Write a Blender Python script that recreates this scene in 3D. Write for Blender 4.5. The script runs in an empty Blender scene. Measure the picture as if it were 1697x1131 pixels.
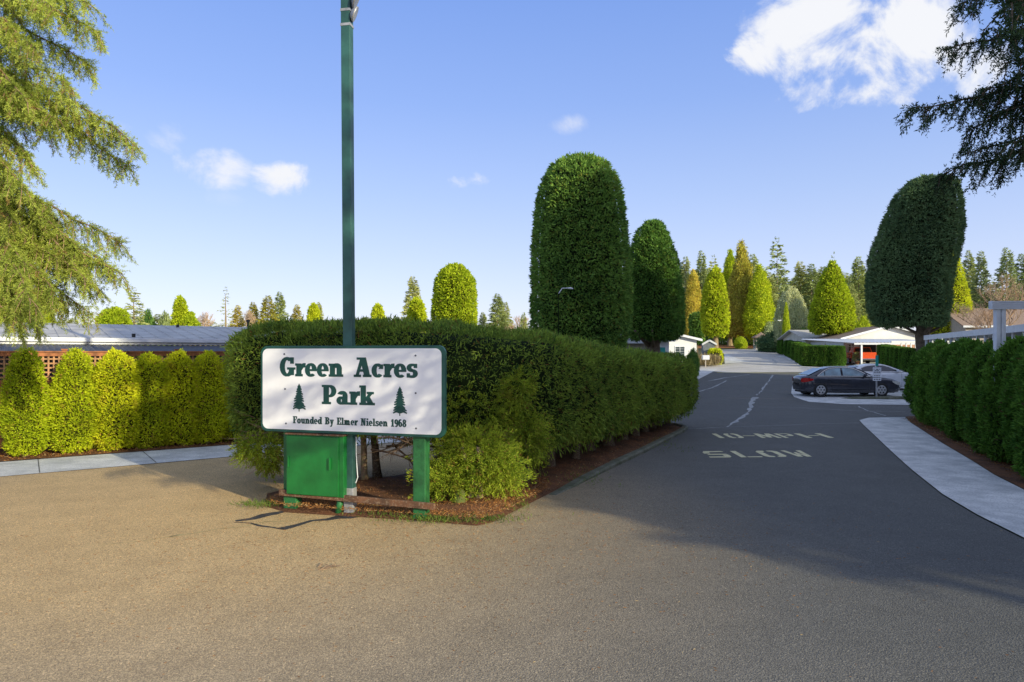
import bpy, bmesh, math, random
import numpy as np
from mathutils import Vector, Matrix
C = bpy.context.scene.collection
R = math.radians
rng = np.random.default_rng(7)
random.seed(7)
F, CX, HY, CH = 1131.0, 848.5, 585.0, 2.2      # focal length and horizon of the survey sketch, eye height

# ------------------------------------------------------------------ terrain
NODES = [28 + 4 * i for i in range(27)]
def graw(Y):
    if Y <= 28: return 0.0
    if Y <= 100: return 2.8 * ((Y - 28) / 72) ** 1.3
    return 2.8 + min(Y - 100, 32) * 0.04
def g(Y):
    if Y <= 28: return 0.0
    if Y >= NODES[-1]: return graw(NODES[-1])
    k = int((Y - 28) // 4)
    a, b = NODES[k], NODES[k + 1]
    return graw(a) + (graw(b) - graw(a)) * (Y - a) / 4
def at(px, py, D):
    return Vector(((px - CX) * D / F, D, CH + (HY - py) * D / F))
def gp(px, py):
    Y = 3.0
    while Y < 400 and HY + (CH - g(Y)) * F / Y > py: Y += 0.02
    return ((px - CX) * Y / F, Y)

# ------------------------------------------------------------------ materials
def newmat(name):
    m = bpy.data.materials.new(name); m.use_nodes = True
    nt = m.node_tree; nt.nodes.clear()
    out = nt.nodes.new('ShaderNodeOutputMaterial')
    return m, nt, out
def nd(nt, typ, **kw):
    n = nt.nodes.new(typ)
    for k, v in kw.items():
        if k.startswith('_'): setattr(n, k[1:], v)
        else: n.inputs[k.replace('__', ' ')].default_value = v
    return n
def ramp(nt, fac, stops):
    r = nt.nodes.new('ShaderNodeValToRGB')
    el = r.color_ramp.elements
    while len(el) < len(stops): el.new(0.5)
    for e, (p, c) in zip(el, stops):
        e.position = p; e.color = (*c, 1) if len(c) == 3 else c
    if fac is not None: nt.links.new(fac, r.inputs['Fac'])
    return r
def mixc(nt, fac, a, b, mode='MIX'):
    m = nt.nodes.new('ShaderNodeMix'); m.data_type = 'RGBA'; m.blend_type = mode
    for s, v in ((0, fac), (6, a), (7, b)):
        if hasattr(v, 'is_linked') or hasattr(v, 'links'): nt.links.new(v, m.inputs[s])
        elif s == 0: m.inputs[0].default_value = v
        else: m.inputs[s].default_value = (*v, 1) if len(v) == 3 else v
    return m.outputs[2]
def coord(nt, kind='Object'):
    return nt.nodes.new('ShaderNodeTexCoord').outputs[kind]
def noise(nt, vec, scale, detail=4, rough=.55):
    n = nt.nodes.new('ShaderNodeTexNoise'); n.inputs['Scale'].default_value = scale
    n.inputs['Detail'].default_value = detail; n.inputs['Roughness'].default_value = rough
    nt.links.new(vec, n.inputs['Vector']); return n.outputs['Fac']
def plain(name, col, rough=.6, metal=0.0, var=.12, scale=6, bump=.0, col2=None, coat=0.0, spec=.5):
    m, nt, out = newmat(name)
    p = nt.nodes.new('ShaderNodeBsdfPrincipled')
    v = coord(nt); n = noise(nt, v, scale, 6)
    c2 = col2 or tuple(c * (1 - 2.2 * var) for c in col)
    c1 = tuple(min(1, c * (1 + var)) for c in col)
    r = ramp(nt, n, [(.3, c2), (.62, c1)])
    nt.links.new(r.outputs[0], p.inputs['Base Color'])
    p.inputs['Roughness'].default_value = rough; p.inputs['Metallic'].default_value = metal
    p.inputs['Coat Weight'].default_value = coat
    p.inputs['Specular IOR Level'].default_value = spec
    if bump:
        b = nt.nodes.new('ShaderNodeBump'); b.inputs['Strength'].default_value = bump; b.inputs['Distance'].default_value = .02
        nt.links.new(noise(nt, v, scale * 5, 4), b.inputs['Height']); nt.links.new(b.outputs[0], p.inputs['Normal'])
    nt.links.new(p.outputs[0], out.inputs['Surface'])
    return m
def foliage_mat(name, dark, light, brown=None, clump=1.2, transl=.3, brown_amt=.06):
    m, nt, out = newmat(name)
    a = nt.nodes.new('ShaderNodeAttribute'); a.attribute_name = 'var'
    v = coord(nt)
    n = noise(nt, v, clump, 3)
    mm = nt.nodes.new('ShaderNodeMath'); mm.operation = 'MULTIPLY_ADD'
    nt.links.new(n, mm.inputs[0]); mm.inputs[1].default_value = 1.3; mm.inputs[2].default_value = -.4
    ad = nt.nodes.new('ShaderNodeMath'); ad.operation = 'ADD'
    ml = nt.nodes.new('ShaderNodeMath'); ml.operation = 'MULTIPLY'; ml.inputs[1].default_value = .65
    nt.links.new(a.outputs['Fac'], ml.inputs[0]); nt.links.new(ml.outputs[0], ad.inputs[0]); nt.links.new(mm.outputs[0], ad.inputs[1])
    br = brown or tuple(x * .8 for x in dark)
    r = ramp(nt, ad.outputs[0], [(.1, dark), (.8, light)])
    # sparse browned sprays
    gt = nt.nodes.new('ShaderNodeMath'); gt.operation = 'GREATER_THAN'; gt.inputs[1].default_value = 1 - brown_amt
    nt.links.new(a.outputs['Fac'], gt.inputs[0])
    c = mixc(nt, gt.outputs[0], r.outputs[0], br)
    pn = ramp(nt, noise(nt, v, clump * 1.9, 2), [(.60, (0, 0, 0)), (.74, (.45, .45, .45))])
    c = mixc(nt, pn.outputs[0], c, tuple(x * .8 for x in br))
    oi = nt.nodes.new('ShaderNodeObjectInfo'); orp = ramp(nt, oi.outputs['Random'], [(0, (.80, .86, .8)), (1, (1.2, 1.12, 1.1))])
    c = mixc(nt, 1.0, c, orp.outputs[0], 'MULTIPLY')
    d = nt.nodes.new('ShaderNodeBsdfPrincipled'); d.inputs['Roughness'].default_value = .75; d.inputs['Specular IOR Level'].default_value = .22
    t = nt.nodes.new('ShaderNodeBsdfTranslucent')
    nt.links.new(c, d.inputs['Base Color']); nt.links.new(c, t.inputs['Color'])
    mx = nt.nodes.new('ShaderNodeMixShader'); mx.inputs[0].default_value = transl
    nt.links.new(d.outputs[0], mx.inputs[1]); nt.links.new(t.outputs[0], mx.inputs[2])
    nt.links.new(mx.outputs[0], out.inputs['Surface'])
    return m
M = {}
# asphalt: aged aggregate, dust with painted sunlight near the island, painted shade rightward, fine chips
def asphalt():
    m, nt, out = newmat('asphalt')
    v = coord(nt)
    p = nt.nodes.new('ShaderNodeBsdfPrincipled')
    big = noise(nt, v, .22, 4); mid = noise(nt, v, 1.6, 5, .65)
    fine = nt.nodes.new('ShaderNodeTexVoronoi'); fine.inputs['Scale'].default_value = 75; nt.links.new(v, fine.inputs['Vector'])
    f2 = noise(nt, v, 120, 2, .7)
    base = ramp(nt, big, [(.3, (.29, .252, .195)), (.7, (.37, .322, .25))])
    c = mixc(nt, .35, base.outputs[0], ramp(nt, mid, [(.35, (.27, .235, .18)), (.65, (.39, .34, .265))]).outputs[0])
    # golden conifer dust around the island, brightened with painted sunlight
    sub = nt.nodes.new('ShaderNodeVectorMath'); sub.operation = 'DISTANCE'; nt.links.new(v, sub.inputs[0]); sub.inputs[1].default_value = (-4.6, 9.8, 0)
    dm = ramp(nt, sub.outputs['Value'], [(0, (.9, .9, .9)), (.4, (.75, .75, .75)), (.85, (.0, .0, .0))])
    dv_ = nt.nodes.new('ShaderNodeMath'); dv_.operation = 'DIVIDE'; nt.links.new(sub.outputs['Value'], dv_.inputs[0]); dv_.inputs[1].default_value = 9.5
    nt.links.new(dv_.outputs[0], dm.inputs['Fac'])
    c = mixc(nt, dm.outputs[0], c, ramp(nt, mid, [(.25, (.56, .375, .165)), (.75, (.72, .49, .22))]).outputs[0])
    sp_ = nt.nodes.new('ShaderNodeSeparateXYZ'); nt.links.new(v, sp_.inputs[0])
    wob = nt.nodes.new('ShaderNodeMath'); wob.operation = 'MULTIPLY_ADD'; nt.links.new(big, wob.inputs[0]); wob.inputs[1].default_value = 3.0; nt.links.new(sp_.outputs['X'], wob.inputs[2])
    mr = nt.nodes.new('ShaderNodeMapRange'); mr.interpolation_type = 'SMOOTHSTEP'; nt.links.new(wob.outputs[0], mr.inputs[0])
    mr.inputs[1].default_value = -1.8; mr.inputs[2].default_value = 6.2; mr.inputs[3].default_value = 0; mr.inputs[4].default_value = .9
    c = mixc(nt, mr.outputs[0], c, mixc(nt, 1.0, c, (.29, .35, .44), 'MULTIPLY'))  # painted shade: darker, bluer colour toward the right lane
    chips = ramp(nt, f2, [(.36, (.4, .4, .42)), (.5, (.97, .97, .97)), (.64, (1.9, 1.85, 1.75))])
    c = mixc(nt, .75, c, chips.outputs[0], 'MULTIPLY')
    vr = ramp(nt, fine.outputs['Color'], [(0, (.7, .7, .7)), (.85, (1.02, 1.02, 1.0)), (1, (2.0, 1.95, 1.8))])
    c = mixc(nt, .7, c, vr.outputs[0], 'MULTIPLY')
    nt.links.new(c, p.inputs['Base Color'])
    p.inputs['Roughness'].default_value = .82; p.inputs['Specular IOR Level'].default_value = .3
    b = nt.nodes.new('ShaderNodeBump'); b.inputs['Strength'].default_value = .8; b.inputs['Distance'].default_value = .006
    hh = nt.nodes.new('ShaderNodeMath'); hh.operation = 'ADD'
    nt.links.new(fine.outputs['Distance'], hh.inputs[0]); nt.links.new(f2, hh.inputs[1])
    nt.links.new(hh.outputs[0], b.inputs['Height']); nt.links.new(b.outputs[0], p.inputs['Normal'])
    nt.links.new(p.outputs[0], out.inputs['Surface']); return m
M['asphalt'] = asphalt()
def speck(name, c1, c2, c3, s1=1.5, s2=60, rough=.85, bump=.4):
    m, nt, out = newmat(name); v = coord(nt)
    p = nt.nodes.new('ShaderNodeBsdfPrincipled')
    a = ramp(nt, noise(nt, v, s1, 6, .65), [(.32, c1), (.66, c2)])
    c = mixc(nt, ramp(nt, noise(nt, v, s2, 3, .7), [(.5, (0, 0, 0)), (.68, (1, 1, 1))]).outputs[0], a.outputs[0], c3)
    nt.links.new(c, p.inputs['Base Color']); p.inputs['Roughness'].default_value = rough; p.inputs['Specular IOR Level'].default_value = .25
    b = nt.nodes.new('ShaderNodeBump'); b.inputs['Strength'].default_value = bump; b.inputs['Distance'].default_value = .02
    nt.links.new(noise(nt, v, s2 * .6, 4), b.inputs['Height']); nt.links.new(b.outputs[0], p.inputs['Normal'])
    nt.links.new(p.outputs[0], out.inputs['Surface']); return m
M['concrete'] = speck('concrete', (.42, .43, .42), (.80, .79, .75), (.36, .36, .33), 1.6, 38, bump=.3)
M['paleroad'] = speck('sunlit_pale_road', (.42, .40, .36), (.62, .59, .53), (.3, .28, .26), .8, 20, bump=.2)
M['kerb'] = speck('kerb_stone', (.07, .08, .04), (.21, .20, .16), (.07, .09, .03), 2.5, 40)
M['soil'] = speck('bark_soil', (.05, .022, .010), (.20, .080, .032), (.30, .16, .08), 3.0, 50, bump=1)
M['mulch'] = speck('red_mulch', (.25, .09, .03), (.42, .17, .06), (.5, .28, .12), .6, 8)
M['ground'] = speck('earth_grass', (.06, .07, .025), (.12, .12, .05), (.14, .10, .05), .35, 9)
M['moss'] = speck('mossy_turf', (.06, .09, .02), (.14, .18, .04), (.15, .10, .05), 4, 40)
M['oldpaint'] = speck('worn_white_paint', (.55, .50, .28), (.84, .77, .46), (.34, .33, .28), 5, 50, bump=.1)
M['yellowpaint'] = speck('worn_yellow_paint', (.34, .30, .05), (.5, .44, .08), (.2, .18, .1), 4, 30, bump=.1)
M['crackfill'] = speck('crack_filler', (.28, .29, .29), (.5, .5, .48), (.15, .15, .15), 3, 30, bump=.1)
M['darkfill'] = speck('dark_sealant', (.03, .03, .032), (.06, .06, .06), (.12, .11, .1), 3, 30, bump=.1)
# foliage
M['hedge'] = foliage_mat('hedge_leaf', (.05, .12, .024), (.38, .50, .07), (.26, .14, .04), 1.1, .3, .04)
M['bush'] = foliage_mat('feathery_leaf', (.10, .19, .018), (.50, .60, .05), (.30, .16, .05), 2.2, .35, .06)
M['arbor_lit'] = foliage_mat('sunlit_golden_arborvitae_leaf', (.30, .40, .012), (.74, .80, .025), (.42, .25, .06), 1.6, .35, .035)  # yellow-green leaf with sunlight painted into its colour
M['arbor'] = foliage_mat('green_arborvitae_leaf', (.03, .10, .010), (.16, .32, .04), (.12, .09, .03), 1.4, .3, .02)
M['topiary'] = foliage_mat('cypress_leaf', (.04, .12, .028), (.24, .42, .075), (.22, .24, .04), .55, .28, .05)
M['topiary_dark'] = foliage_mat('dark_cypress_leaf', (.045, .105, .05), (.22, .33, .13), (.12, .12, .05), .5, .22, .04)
M['topiary_lit'] = foliage_mat('sunlit_cypress_leaf', (.26, .38, .015), (.72, .80, .04), (.25, .2, .04), .5, .35, .03)  # cypress leaf lightened; the sun on the crowns is in the colour
M['yellow_cypress'] = foliage_mat('golden_cypress_leaf', (.34, .33, .04), (.82, .72, .12), (.30, .17, .06), .35, .35, .12)
M['fir'] = foliage_mat('fir_needle', (.22, .28, .09), (.66, .70, .25), (.2, .15, .07), .3, .3, .05)
M['firdark'] = foliage_mat('dark_fir_needle', (.15, .21, .08), (.46, .54, .20), (.12, .1, .05), .3, .25, .05)
M['bluespruce'] = foliage_mat('pale_spruce_needle', (.24, .31, .16), (.62, .68, .36), (.35, .3, .15), .4, .3, .03)
M['spruce'] = foliage_mat('sunlit_spruce_needle', (.16, .23, .035), (.62, .70, .13), (.40, .26, .09), 1.1, .4, .07)  # brightened needles, sunshine put into the colour
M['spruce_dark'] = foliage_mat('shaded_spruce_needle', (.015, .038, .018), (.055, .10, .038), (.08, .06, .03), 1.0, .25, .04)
M['grass'] = foliage_mat('grass_blade', (.07, .13, .02), (.22, .32, .05), (.25, .2, .08), 2, .35, .1)
M['drygrass'] = foliage_mat('dry_grass', (.30, .22, .11), (.55, .45, .27), (.3, .2, .1), 2, .3, .1)
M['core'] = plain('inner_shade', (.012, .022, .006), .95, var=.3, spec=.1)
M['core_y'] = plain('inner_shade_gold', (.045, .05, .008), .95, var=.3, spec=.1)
M['bark'] = speck('bark', (.07, .045, .03), (.19, .135, .09), (.25, .22, .14), 5, 40, bump=1)
M['bark_lit'] = speck('sunlit_lichen_bark', (.20, .12, .07), (.38, .28, .18), (.32, .32, .12), 5, 30, bump=1)  # lighter copy of the bark, sunlight mixed into its colour
M['twig'] = plain('bare_twig', (.30, .19, .11), .8, var=.25)
M['needle_litter'] = foliage_mat('fallen_needles', (.14, .055, .018), (.42, .20, .06), (.5, .36, .18), 3, .1, .1)
M['paletwig'] = plain('pale_bare_wood', (.55, .38, .24), .8, var=.2)
# man-made
M['signwhite'] = plain('sign_white', (.86, .86, .85), .35, var=.03, scale=2)
M['signgreen'] = plain('sign_green', (.014, .085, .06), .4, var=.1)
M['lettergreen'] = plain('letter_green', (.006, .06, .045), .45, var=.06)
M['postgreen'] = plain('post_green', (.02, .13, .035), .55, var=.22, scale=5, bump=.3)
M['boxgreen'] = plain('cabinet_green', (.010, .16, .03), .38, var=.14, scale=3, bump=.08)
M['polegreen'] = plain('pole_green', (.03, .105, .085), .45, var=.25, scale=2.5, bump=.15)
M['grey_metal'] = plain('galvanised', (.38, .38, .38), .45, .3, var=.15, scale=8)
M['screw'] = plain('screw_head', (.10, .11, .13), .4, .5)
M['white_metal'] = plain('white_metal', (.72, .74, .76), .4, var=.05)
M['white_wall'] = plain('white_siding', (.72, .73, .72), .6, var=.05, scale=1.2)
M['cream_wall'] = plain('cream_siding', (.58, .56, .46), .65, var=.06, scale=1.2)
M['grey_wall'] = plain('grey_siding', (.16, .18, .2), .7, var=.1, scale=2)
M['tan_wall'] = plain('tan_wall', (.50, .27, .16), .7, var=.1)
M['beige_wall'] = plain('beige_wall', (.42, .37, .31), .7, var=.08)
M['roof_grey'] = plain('grey_shingle', (.13, .125, .125), .85, var=.25, scale=12)
M['roof_pale'] = plain('pale_shingle', (.50, .47, .40), .85, var=.12, scale=6)
M['roof_brown'] = plain('brown_shingle', (.30, .21, .15), .85, var=.2, scale=10)
M['roof_metal'] = plain('roof_metal', (.50, .48, .43), .6, .0, var=.12, scale=1.5)
M['awning_dark'] = plain('weathered_awning', (.06, .062, .068), .6, .0, var=.2, scale=3)
M['cedar'] = plain('cedar_board', (.36, .13, .045), .7, var=.25, scale=7, bump=.2)
M['cedar_pale'] = plain('lattice_wood', (.46, .24, .11), .7, var=.2, scale=7)
M['timber'] = speck('weathered_timber', (.07, .045, .03), (.22, .10, .05), (.28, .2, .13), 4, 30, bump=.5)
M['dark'] = plain('dark_interior', (.012, .012, .013), .8)
M['pane'] = plain('window_pane', (.05, .07, .08), .08, spec=.8)
M['carglass'] = plain('car_window', (.16, .27, .31), .06, spec=.9, var=.35, scale=1.4)
M['carglass_dark'] = plain('tinted_window', (.015, .017, .02), .06, spec=.8)
M['carpaint'] = plain('charcoal_paint', (.045, .048, .062), .22, .35, var=.04, coat=.6)
M['carwhite'] = plain('white_paint', (.72, .73, .75), .25, 0, var=.02, coat=.6)
M['carred'] = plain('orange_red_paint', (.85, .11, .03), .3, 0, var=.05, coat=.5)
M['tyre'] = plain('tyre_rubber', (.018, .018, .018), .8)
M['rim'] = plain('alloy', (.55, .56, .57), .3, .5, var=.05)
M['chrome'] = plain('bright_trim', (.7, .7, .7), .15, .9, var=.02)
M['blackplastic'] = plain('black_plastic', (.02, .02, .02), .5)
M['redlamp'] = plain('red_lamp', (.45, .01, .012), .15, var=.1)
M['clearlamp'] = plain('clear_lamp', (.6, .6, .55), .1, var=.1)
M['teal'] = plain('teal_sign', (.03, .33, .28), .4)
M['ink'] = plain('black_ink', (.03, .03, .05), .5)
M['pot'] = plain('terracotta', (.45, .17, .08), .7)
M['redcloth'] = plain('red_cushion', (.45, .02, .04), .8)

# ------------------------------------------------------------------ object helpers
def tag(o, label=None, cat=None, group=None, kind=None):
    for k, v in (('label', label), ('category', cat), ('group', group), ('kind', kind)):
        if v: o[k] = v
    return o
def thing(name, label, cat, loc=(0, 0, 0), rz=0, group=None):
    o = bpy.data.objects.new(name, None); C.objects.link(o)
    o.location = loc; o.rotation_euler = (0, 0, rz); o.empty_display_size = .2
    return tag(o, label, cat, group)
def link(name, me, mats, parent=None, smooth=False):
    o = bpy.data.objects.new(name, me); C.objects.link(o)
    for m in (mats if isinstance(mats, (list, tuple)) else [mats]): me.materials.append(m)
    if smooth: me.polygons.foreach_set('use_smooth', [True] * len(me.polygons))
    if parent: o.parent = parent
    return o
def copy_thing(src, loc, rz=0, sc=(1, 1, 1), label=None, group=None):
    def rec(o, par):
        c = o.copy(); C.objects.link(c); c.parent = par
        for ch in list(o.children): rec(ch, c)
        return c
    r = rec(src, None)
    r.location = loc; r.rotation_euler = (0, 0, rz); r.scale = sc
    if label: r['label'] = label
    if group: r['group'] = group
    return r
class MB:
    def __init__(s): s.v = []; s.f = []; s.mi = []; s.m = 0
    def add(s, vs, fs):
        b = len(s.v); s.v += [tuple(p) for p in vs]; s.f += [tuple(i + b for i in q) for q in fs]; s.mi += [s.m] * len(fs); return s
    def box(s, c, d, rz=0, ry=0):
        m = Matrix.Translation(c) @ Matrix.Rotation(rz, 4, 'Z') @ Matrix.Rotation(ry, 4, 'Y')
        vs = [m @ Vector((x * d[0] / 2, y * d[1] / 2, z * d[2] / 2)) for x in (-1, 1) for y in (-1, 1) for z in (-1, 1)]
        return s.add(vs, [(0, 1, 3, 2), (4, 6, 7, 5), (0, 4, 5, 1), (2, 3, 7, 6), (0, 2, 6, 4), (1, 5, 7, 3)])
    def tube(s, pts, rad, n=8, cap=True):
        pts = [Vector(p) for p in pts]; rings = []
        for i, p in enumerate(pts):
            d = (pts[min(i + 1, len(pts) - 1)] - pts[max(i - 1, 0)])
            if d.length < 1e-9: d = Vector((0, 0, 1))
            d.normalize()
            up = Vector((0, 0, 1)) if abs(d.z) < .9 else Vector((1, 0, 0))
            a = d.cross(up).normalized(); b = a.cross(d).normalized()
            r = rad[i] if isinstance(rad, (list, tuple)) else rad
            rings.append([p + (a * math.cos(t) + b * math.sin(t)) * r for t in [2 * math.pi * k / n for k in range(n)]])
        vs = [q for rg in rings for q in rg]; fs = []
        for i in range(len(rings) - 1):
            for k in range(n):
                fs.append((i * n + k, i * n + (k + 1) % n, (i + 1) * n + (k + 1) % n, (i + 1) * n + k))
        if cap: fs.append(tuple(range(n))[::-1]); fs.append(tuple((len(rings) - 1) * n + k for k in range(n)))
        return s.add(vs, fs)
    def prism(s, poly, y0, y1, axis='y'):     # poly in (a,b); extruded along axis
        n = len(poly)
        def P(a, b, t): return (a, t, b) if axis == 'y' else ((t, a, b) if axis == 'x' else (a, b, t))
        vs = [P(a, b, y0) for a, b in poly] + [P(a, b, y1) for a, b in poly]
        fs = [tuple(range(n)), tuple(range(2 * n - 1, n - 1, -1))] + [(i, i + n, (i + 1) % n + n, (i + 1) % n) for i in range(n)]
        return s.add(vs, fs)
    def build(s, name, mats, parent=None, smooth=False, bevel=0, off=(0, 0, 0), recalc=True):
        me = bpy.data.meshes.new(name)
        ov = Vector(off)
        me.from_pydata([tuple(Vector(p) - ov) for p in s.v], [], s.f)
        me.polygons.foreach_set('material_index', s.mi)
        if recalc:
            bm = bmesh.new(); bm.from_mesh(me); bmesh.ops.recalc_face_normals(bm, faces=bm.faces); bm.to_mesh(me); bm.free()
        o = link(name, me, mats, parent, smooth)
        if bevel:
            b = o.modifiers.new('bevel', 'BEVEL'); b.width = bevel; b.segments = 2; b.limit_method = 'ANGLE'
        return o

def sheet(name, pts, off, mat, kind='structure', label=None, cat=None, parent=None, group=None):
    bm = bmesh.new()
    vs = [bm.verts.new((x, y, 0)) for x, y in pts]
    f = bm.faces.new(vs); bmesh.ops.triangulate(bm, faces=[f])
    ys = [y for _, y in pts]
    for n in NODES:
        if min(ys) < n < max(ys):
            bmesh.ops.bisect_plane(bm, geom=bm.verts[:] + bm.edges[:] + bm.faces[:], plane_co=(0, n, 0), plane_no=(0, 1, 0), dist=1e-5)
    for v in bm.verts: v.co.z = g(v.co.y) + off
    for f in bm.faces:
        if f.normal.z < 0: f.normal_flip()
    me = bpy.data.meshes.new(name); bm.to_mesh(me); bm.free()
    o = link(name, me, mat, parent)
    if kind and not parent: o['kind'] = kind
    if label: tag(o, label, cat, group)
    return o
def ribbon(pts, w0, w1=None, jit=0):
    w1 = w1 or w0; L = []; Rr = []
    for i, p in enumerate(pts):
        a = Vector(pts[max(i - 1, 0)]); b = Vector(pts[min(i + 1, len(pts) - 1)])
        d = (b - a).normalized(); nrm = Vector((-d.y, d.x))
        w = (w0 + (w1 - w0) * i / max(1, len(pts) - 1)) * (1 + jit * random.uniform(-1, 1))
        q = Vector(p); L.append(tuple(q + nrm * w / 2)); Rr.append(tuple(q - nrm * w / 2))
    return L + Rr[::-1]

# ------------------------------------------------------------------ foliage engine (numpy)
def norm(a): return a / np.maximum(np.linalg.norm(a, axis=1, keepdims=True), 1e-9)
def kites(P, D, L, W, bend=.0):
    """one bent leaf kite per point: base, two sides, tip"""
    n = len(P); D = norm(D)
    S = norm(np.cross(D, norm(rng.normal(size=(n, 3))))) 
    L = np.broadcast_to(L, (n,)).reshape(-1, 1); W = np.broadcast_to(W, (n,)).reshape(-1, 1)
    mid = P + D * L * .5
    tip = P + D * L + np.cross(D, S) * L * bend
    V = np.stack([P, mid + S * W / 2, tip, mid - S * W / 2], 1).reshape(-1, 3)
    Q = np.arange(n * 4).reshape(n, 4)
    return V, Q
def foliage_mesh(name, leaves, core=None, var=None):
    """leaves=(V,Q) quads; core=(V,Q) quads with material index 1"""
    V, Q = leaves
    nl = len(Q)
    if core is not None:
        Q = np.vstack([Q, core[1] + len(V)]); V = np.vstack([V, core[0]])
    me = bpy.data.meshes.new(name)
    me.vertices.add(len(V)); me.vertices.foreach_set('co', V.astype(np.float32).ravel())
    me.loops.add(len(Q) * 4); me.loops.foreach_set('vertex_index', Q.astype(np.int32).ravel())
    me.polygons.add(len(Q)); me.polygons.foreach_set('loop_start', np.arange(0, len(Q) * 4, 4, dtype=np.int32))
    mi = np.zeros(len(Q), np.int32); mi[nl:] = 1
    me.polygons.foreach_set('material_index', mi)
    me.update(calc_edges=True); me.validate()
    a = me.attributes.new('var', 'FLOAT', 'POINT')
    if var is None: var = rng.random(nl)
    vv = np.zeros(len(V), np.float32); vv[:nl * 4] = np.repeat(var, 4)
    a.data.foreach_set('value', vv)
    return me
def lump(seed, k=5):
    r = np.random.default_rng(seed)
    fr = r.normal(size=(k * 2, 3)) * 2.1; ph = r.uniform(0, 6.28, k * 2); k = k * 2; wp = r.uniform(0, 6.28, 3)
    def f(P, s=1.0):
        o = np.zeros(len(P)); P = P * s; P = P + .45 * np.sin(P[:, [1, 2, 0]] * 1.9 + wp)
        for i in range(k): o += np.sin(P @ fr[i] + ph[i]) / k * 1.6
        return o
    return f
def revolve(profile, n, seed=0, rough=.05, squash=1.0, ls=1.0, fine=.0):
    """sample points+normals on a clipped body. profile: [(z, cx, r)] ; returns P,N and core mesh"""
    pr = np.array(profile); z = pr[:, 0]; cx = pr[:, 1]; r = pr[:, 2]
    seg = np.hypot(np.diff(z), np.diff(r)) * (r[1:] + r[:-1]) / 2 + 1e-6
    k = rng.choice(len(seg), n, p=seg / seg.sum()); t = rng.random(n)
    th = rng.random(n) * 2 * np.pi
    rr = r[k] + (r[k + 1] - r[k]) * t; zz = z[k] + (z[k + 1] - z[k]) * t; cc = cx[k] + (cx[k + 1] - cx[k]) * t
    dr = (r[k + 1] - r[k]); dz = (z[k + 1] - z[k]); ln = np.hypot(dr, dz) + 1e-9
    sg = np.sign(dz); sg[sg == 0] = 1
    N = np.stack([np.cos(th) * dz / ln * sg, np.sin(th) * dz / ln * sg, -dr / ln * sg], 1)
    f = lump(seed)
    P = np.stack([cc + rr * np.cos(th), rr * squash * np.sin(th), zz], 1)
    b = f(P, ls)[:, None]
    P = P + N * b * rough * r.max()
    if fine: P = P + N * (np.clip(lump(seed + 9, 7)(P, 3.2 / max(.35, fine * 9)) * 2.4, -1.3, .8) * fine)[:, None]
    # core
    m = 28; zi = np.linspace(0, 1, 22)
    cum = np.concatenate([[0], np.cumsum(np.hypot(np.diff(z), np.diff(r)))]); cum /= cum[-1]
    cz = np.interp(zi, cum, z); cr = np.maximum(np.interp(zi, cum, r) * .93 - .02 - fine * 1.1, .01); ccx = np.interp(zi, cum, cx)
    V = []
    for a, b2, c in zip(cz, cr, ccx):
        for q in range(m):
            an = 2 * np.pi * q / m
            V.append((c + b2 * np.cos(an), b2 * squash * np.sin(an), a))
    V = np.array(V); V = V + (norm(V * [1, 1, 0]) * (f(V, ls) * rough * r.max())[:, None])
    Q = np.array([(i * m + q, i * m + (q + 1) % m, (i + 1) * m + (q + 1) % m, (i + 1) * m + q) for i in range(len(zi) - 1) for q in range(m)])
    return P, N, (V, Q)
def clipped_mesh(name, profile, n, L, W, jit=.7, rough=.05, seed=1, droop=0.0, up=0.0, squash=1.0, ls=1.0, shag=.0, fine=.0):
    P, N, core = revolve(profile, n, seed, rough, squash, ls, fine)
    D = N + rng.normal(size=N.shape) * jit + np.array([0, 0, up - droop])
    P = P - norm(N) * L * .35 + norm(N) * (rng.random((n, 1)) ** 3) * shag
    return foliage_mesh(name, kites(P, D, L * rng.uniform(.6, 1.3, n), W * rng.uniform(.7, 1.3, n), .15), core)

def trunk_mb(h, r0, r1, lean=(0, 0), n=9, seed=0, base=(0, 0, 0)):
    rr = random.Random(seed); mb = MB(); k = 6
    pts = []; rad = []
    for i in range(k + 1):
        t = i / k
        pts.append((base[0] + lean[0] * t + rr.uniform(-.12, .12) * r0 * (0 < t < 1), base[1] + lean[1] * t + rr.uniform(-.12, .12) * r0, base[2] + h * t))
        rad.append(r0 + (r1 - r0) * t + (r0 * .45 * (1 - t * 5) if t < .2 else 0))
    return mb.tube(pts, rad, n)

# =================================================================== SETTING
def big_ground():
    xs = [-420, -120, -40, 0, 40, 120, 420]; ys = [-60, 0] + NODES + [200, 420]
    V = [(x, y, g(y) - (.0)) for y in ys for x in xs]; n = len(xs)
    mb = MB(); mb.add(V, [(j * n + i, j * n + i + 1, (j + 1) * n + i + 1, (j + 1) * n + i) for j in range(len(ys) - 1) for i in range(n - 1)])
    o = mb.build('ground', M['ground']); o['kind'] = 'structure'; return o
big_ground()

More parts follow.
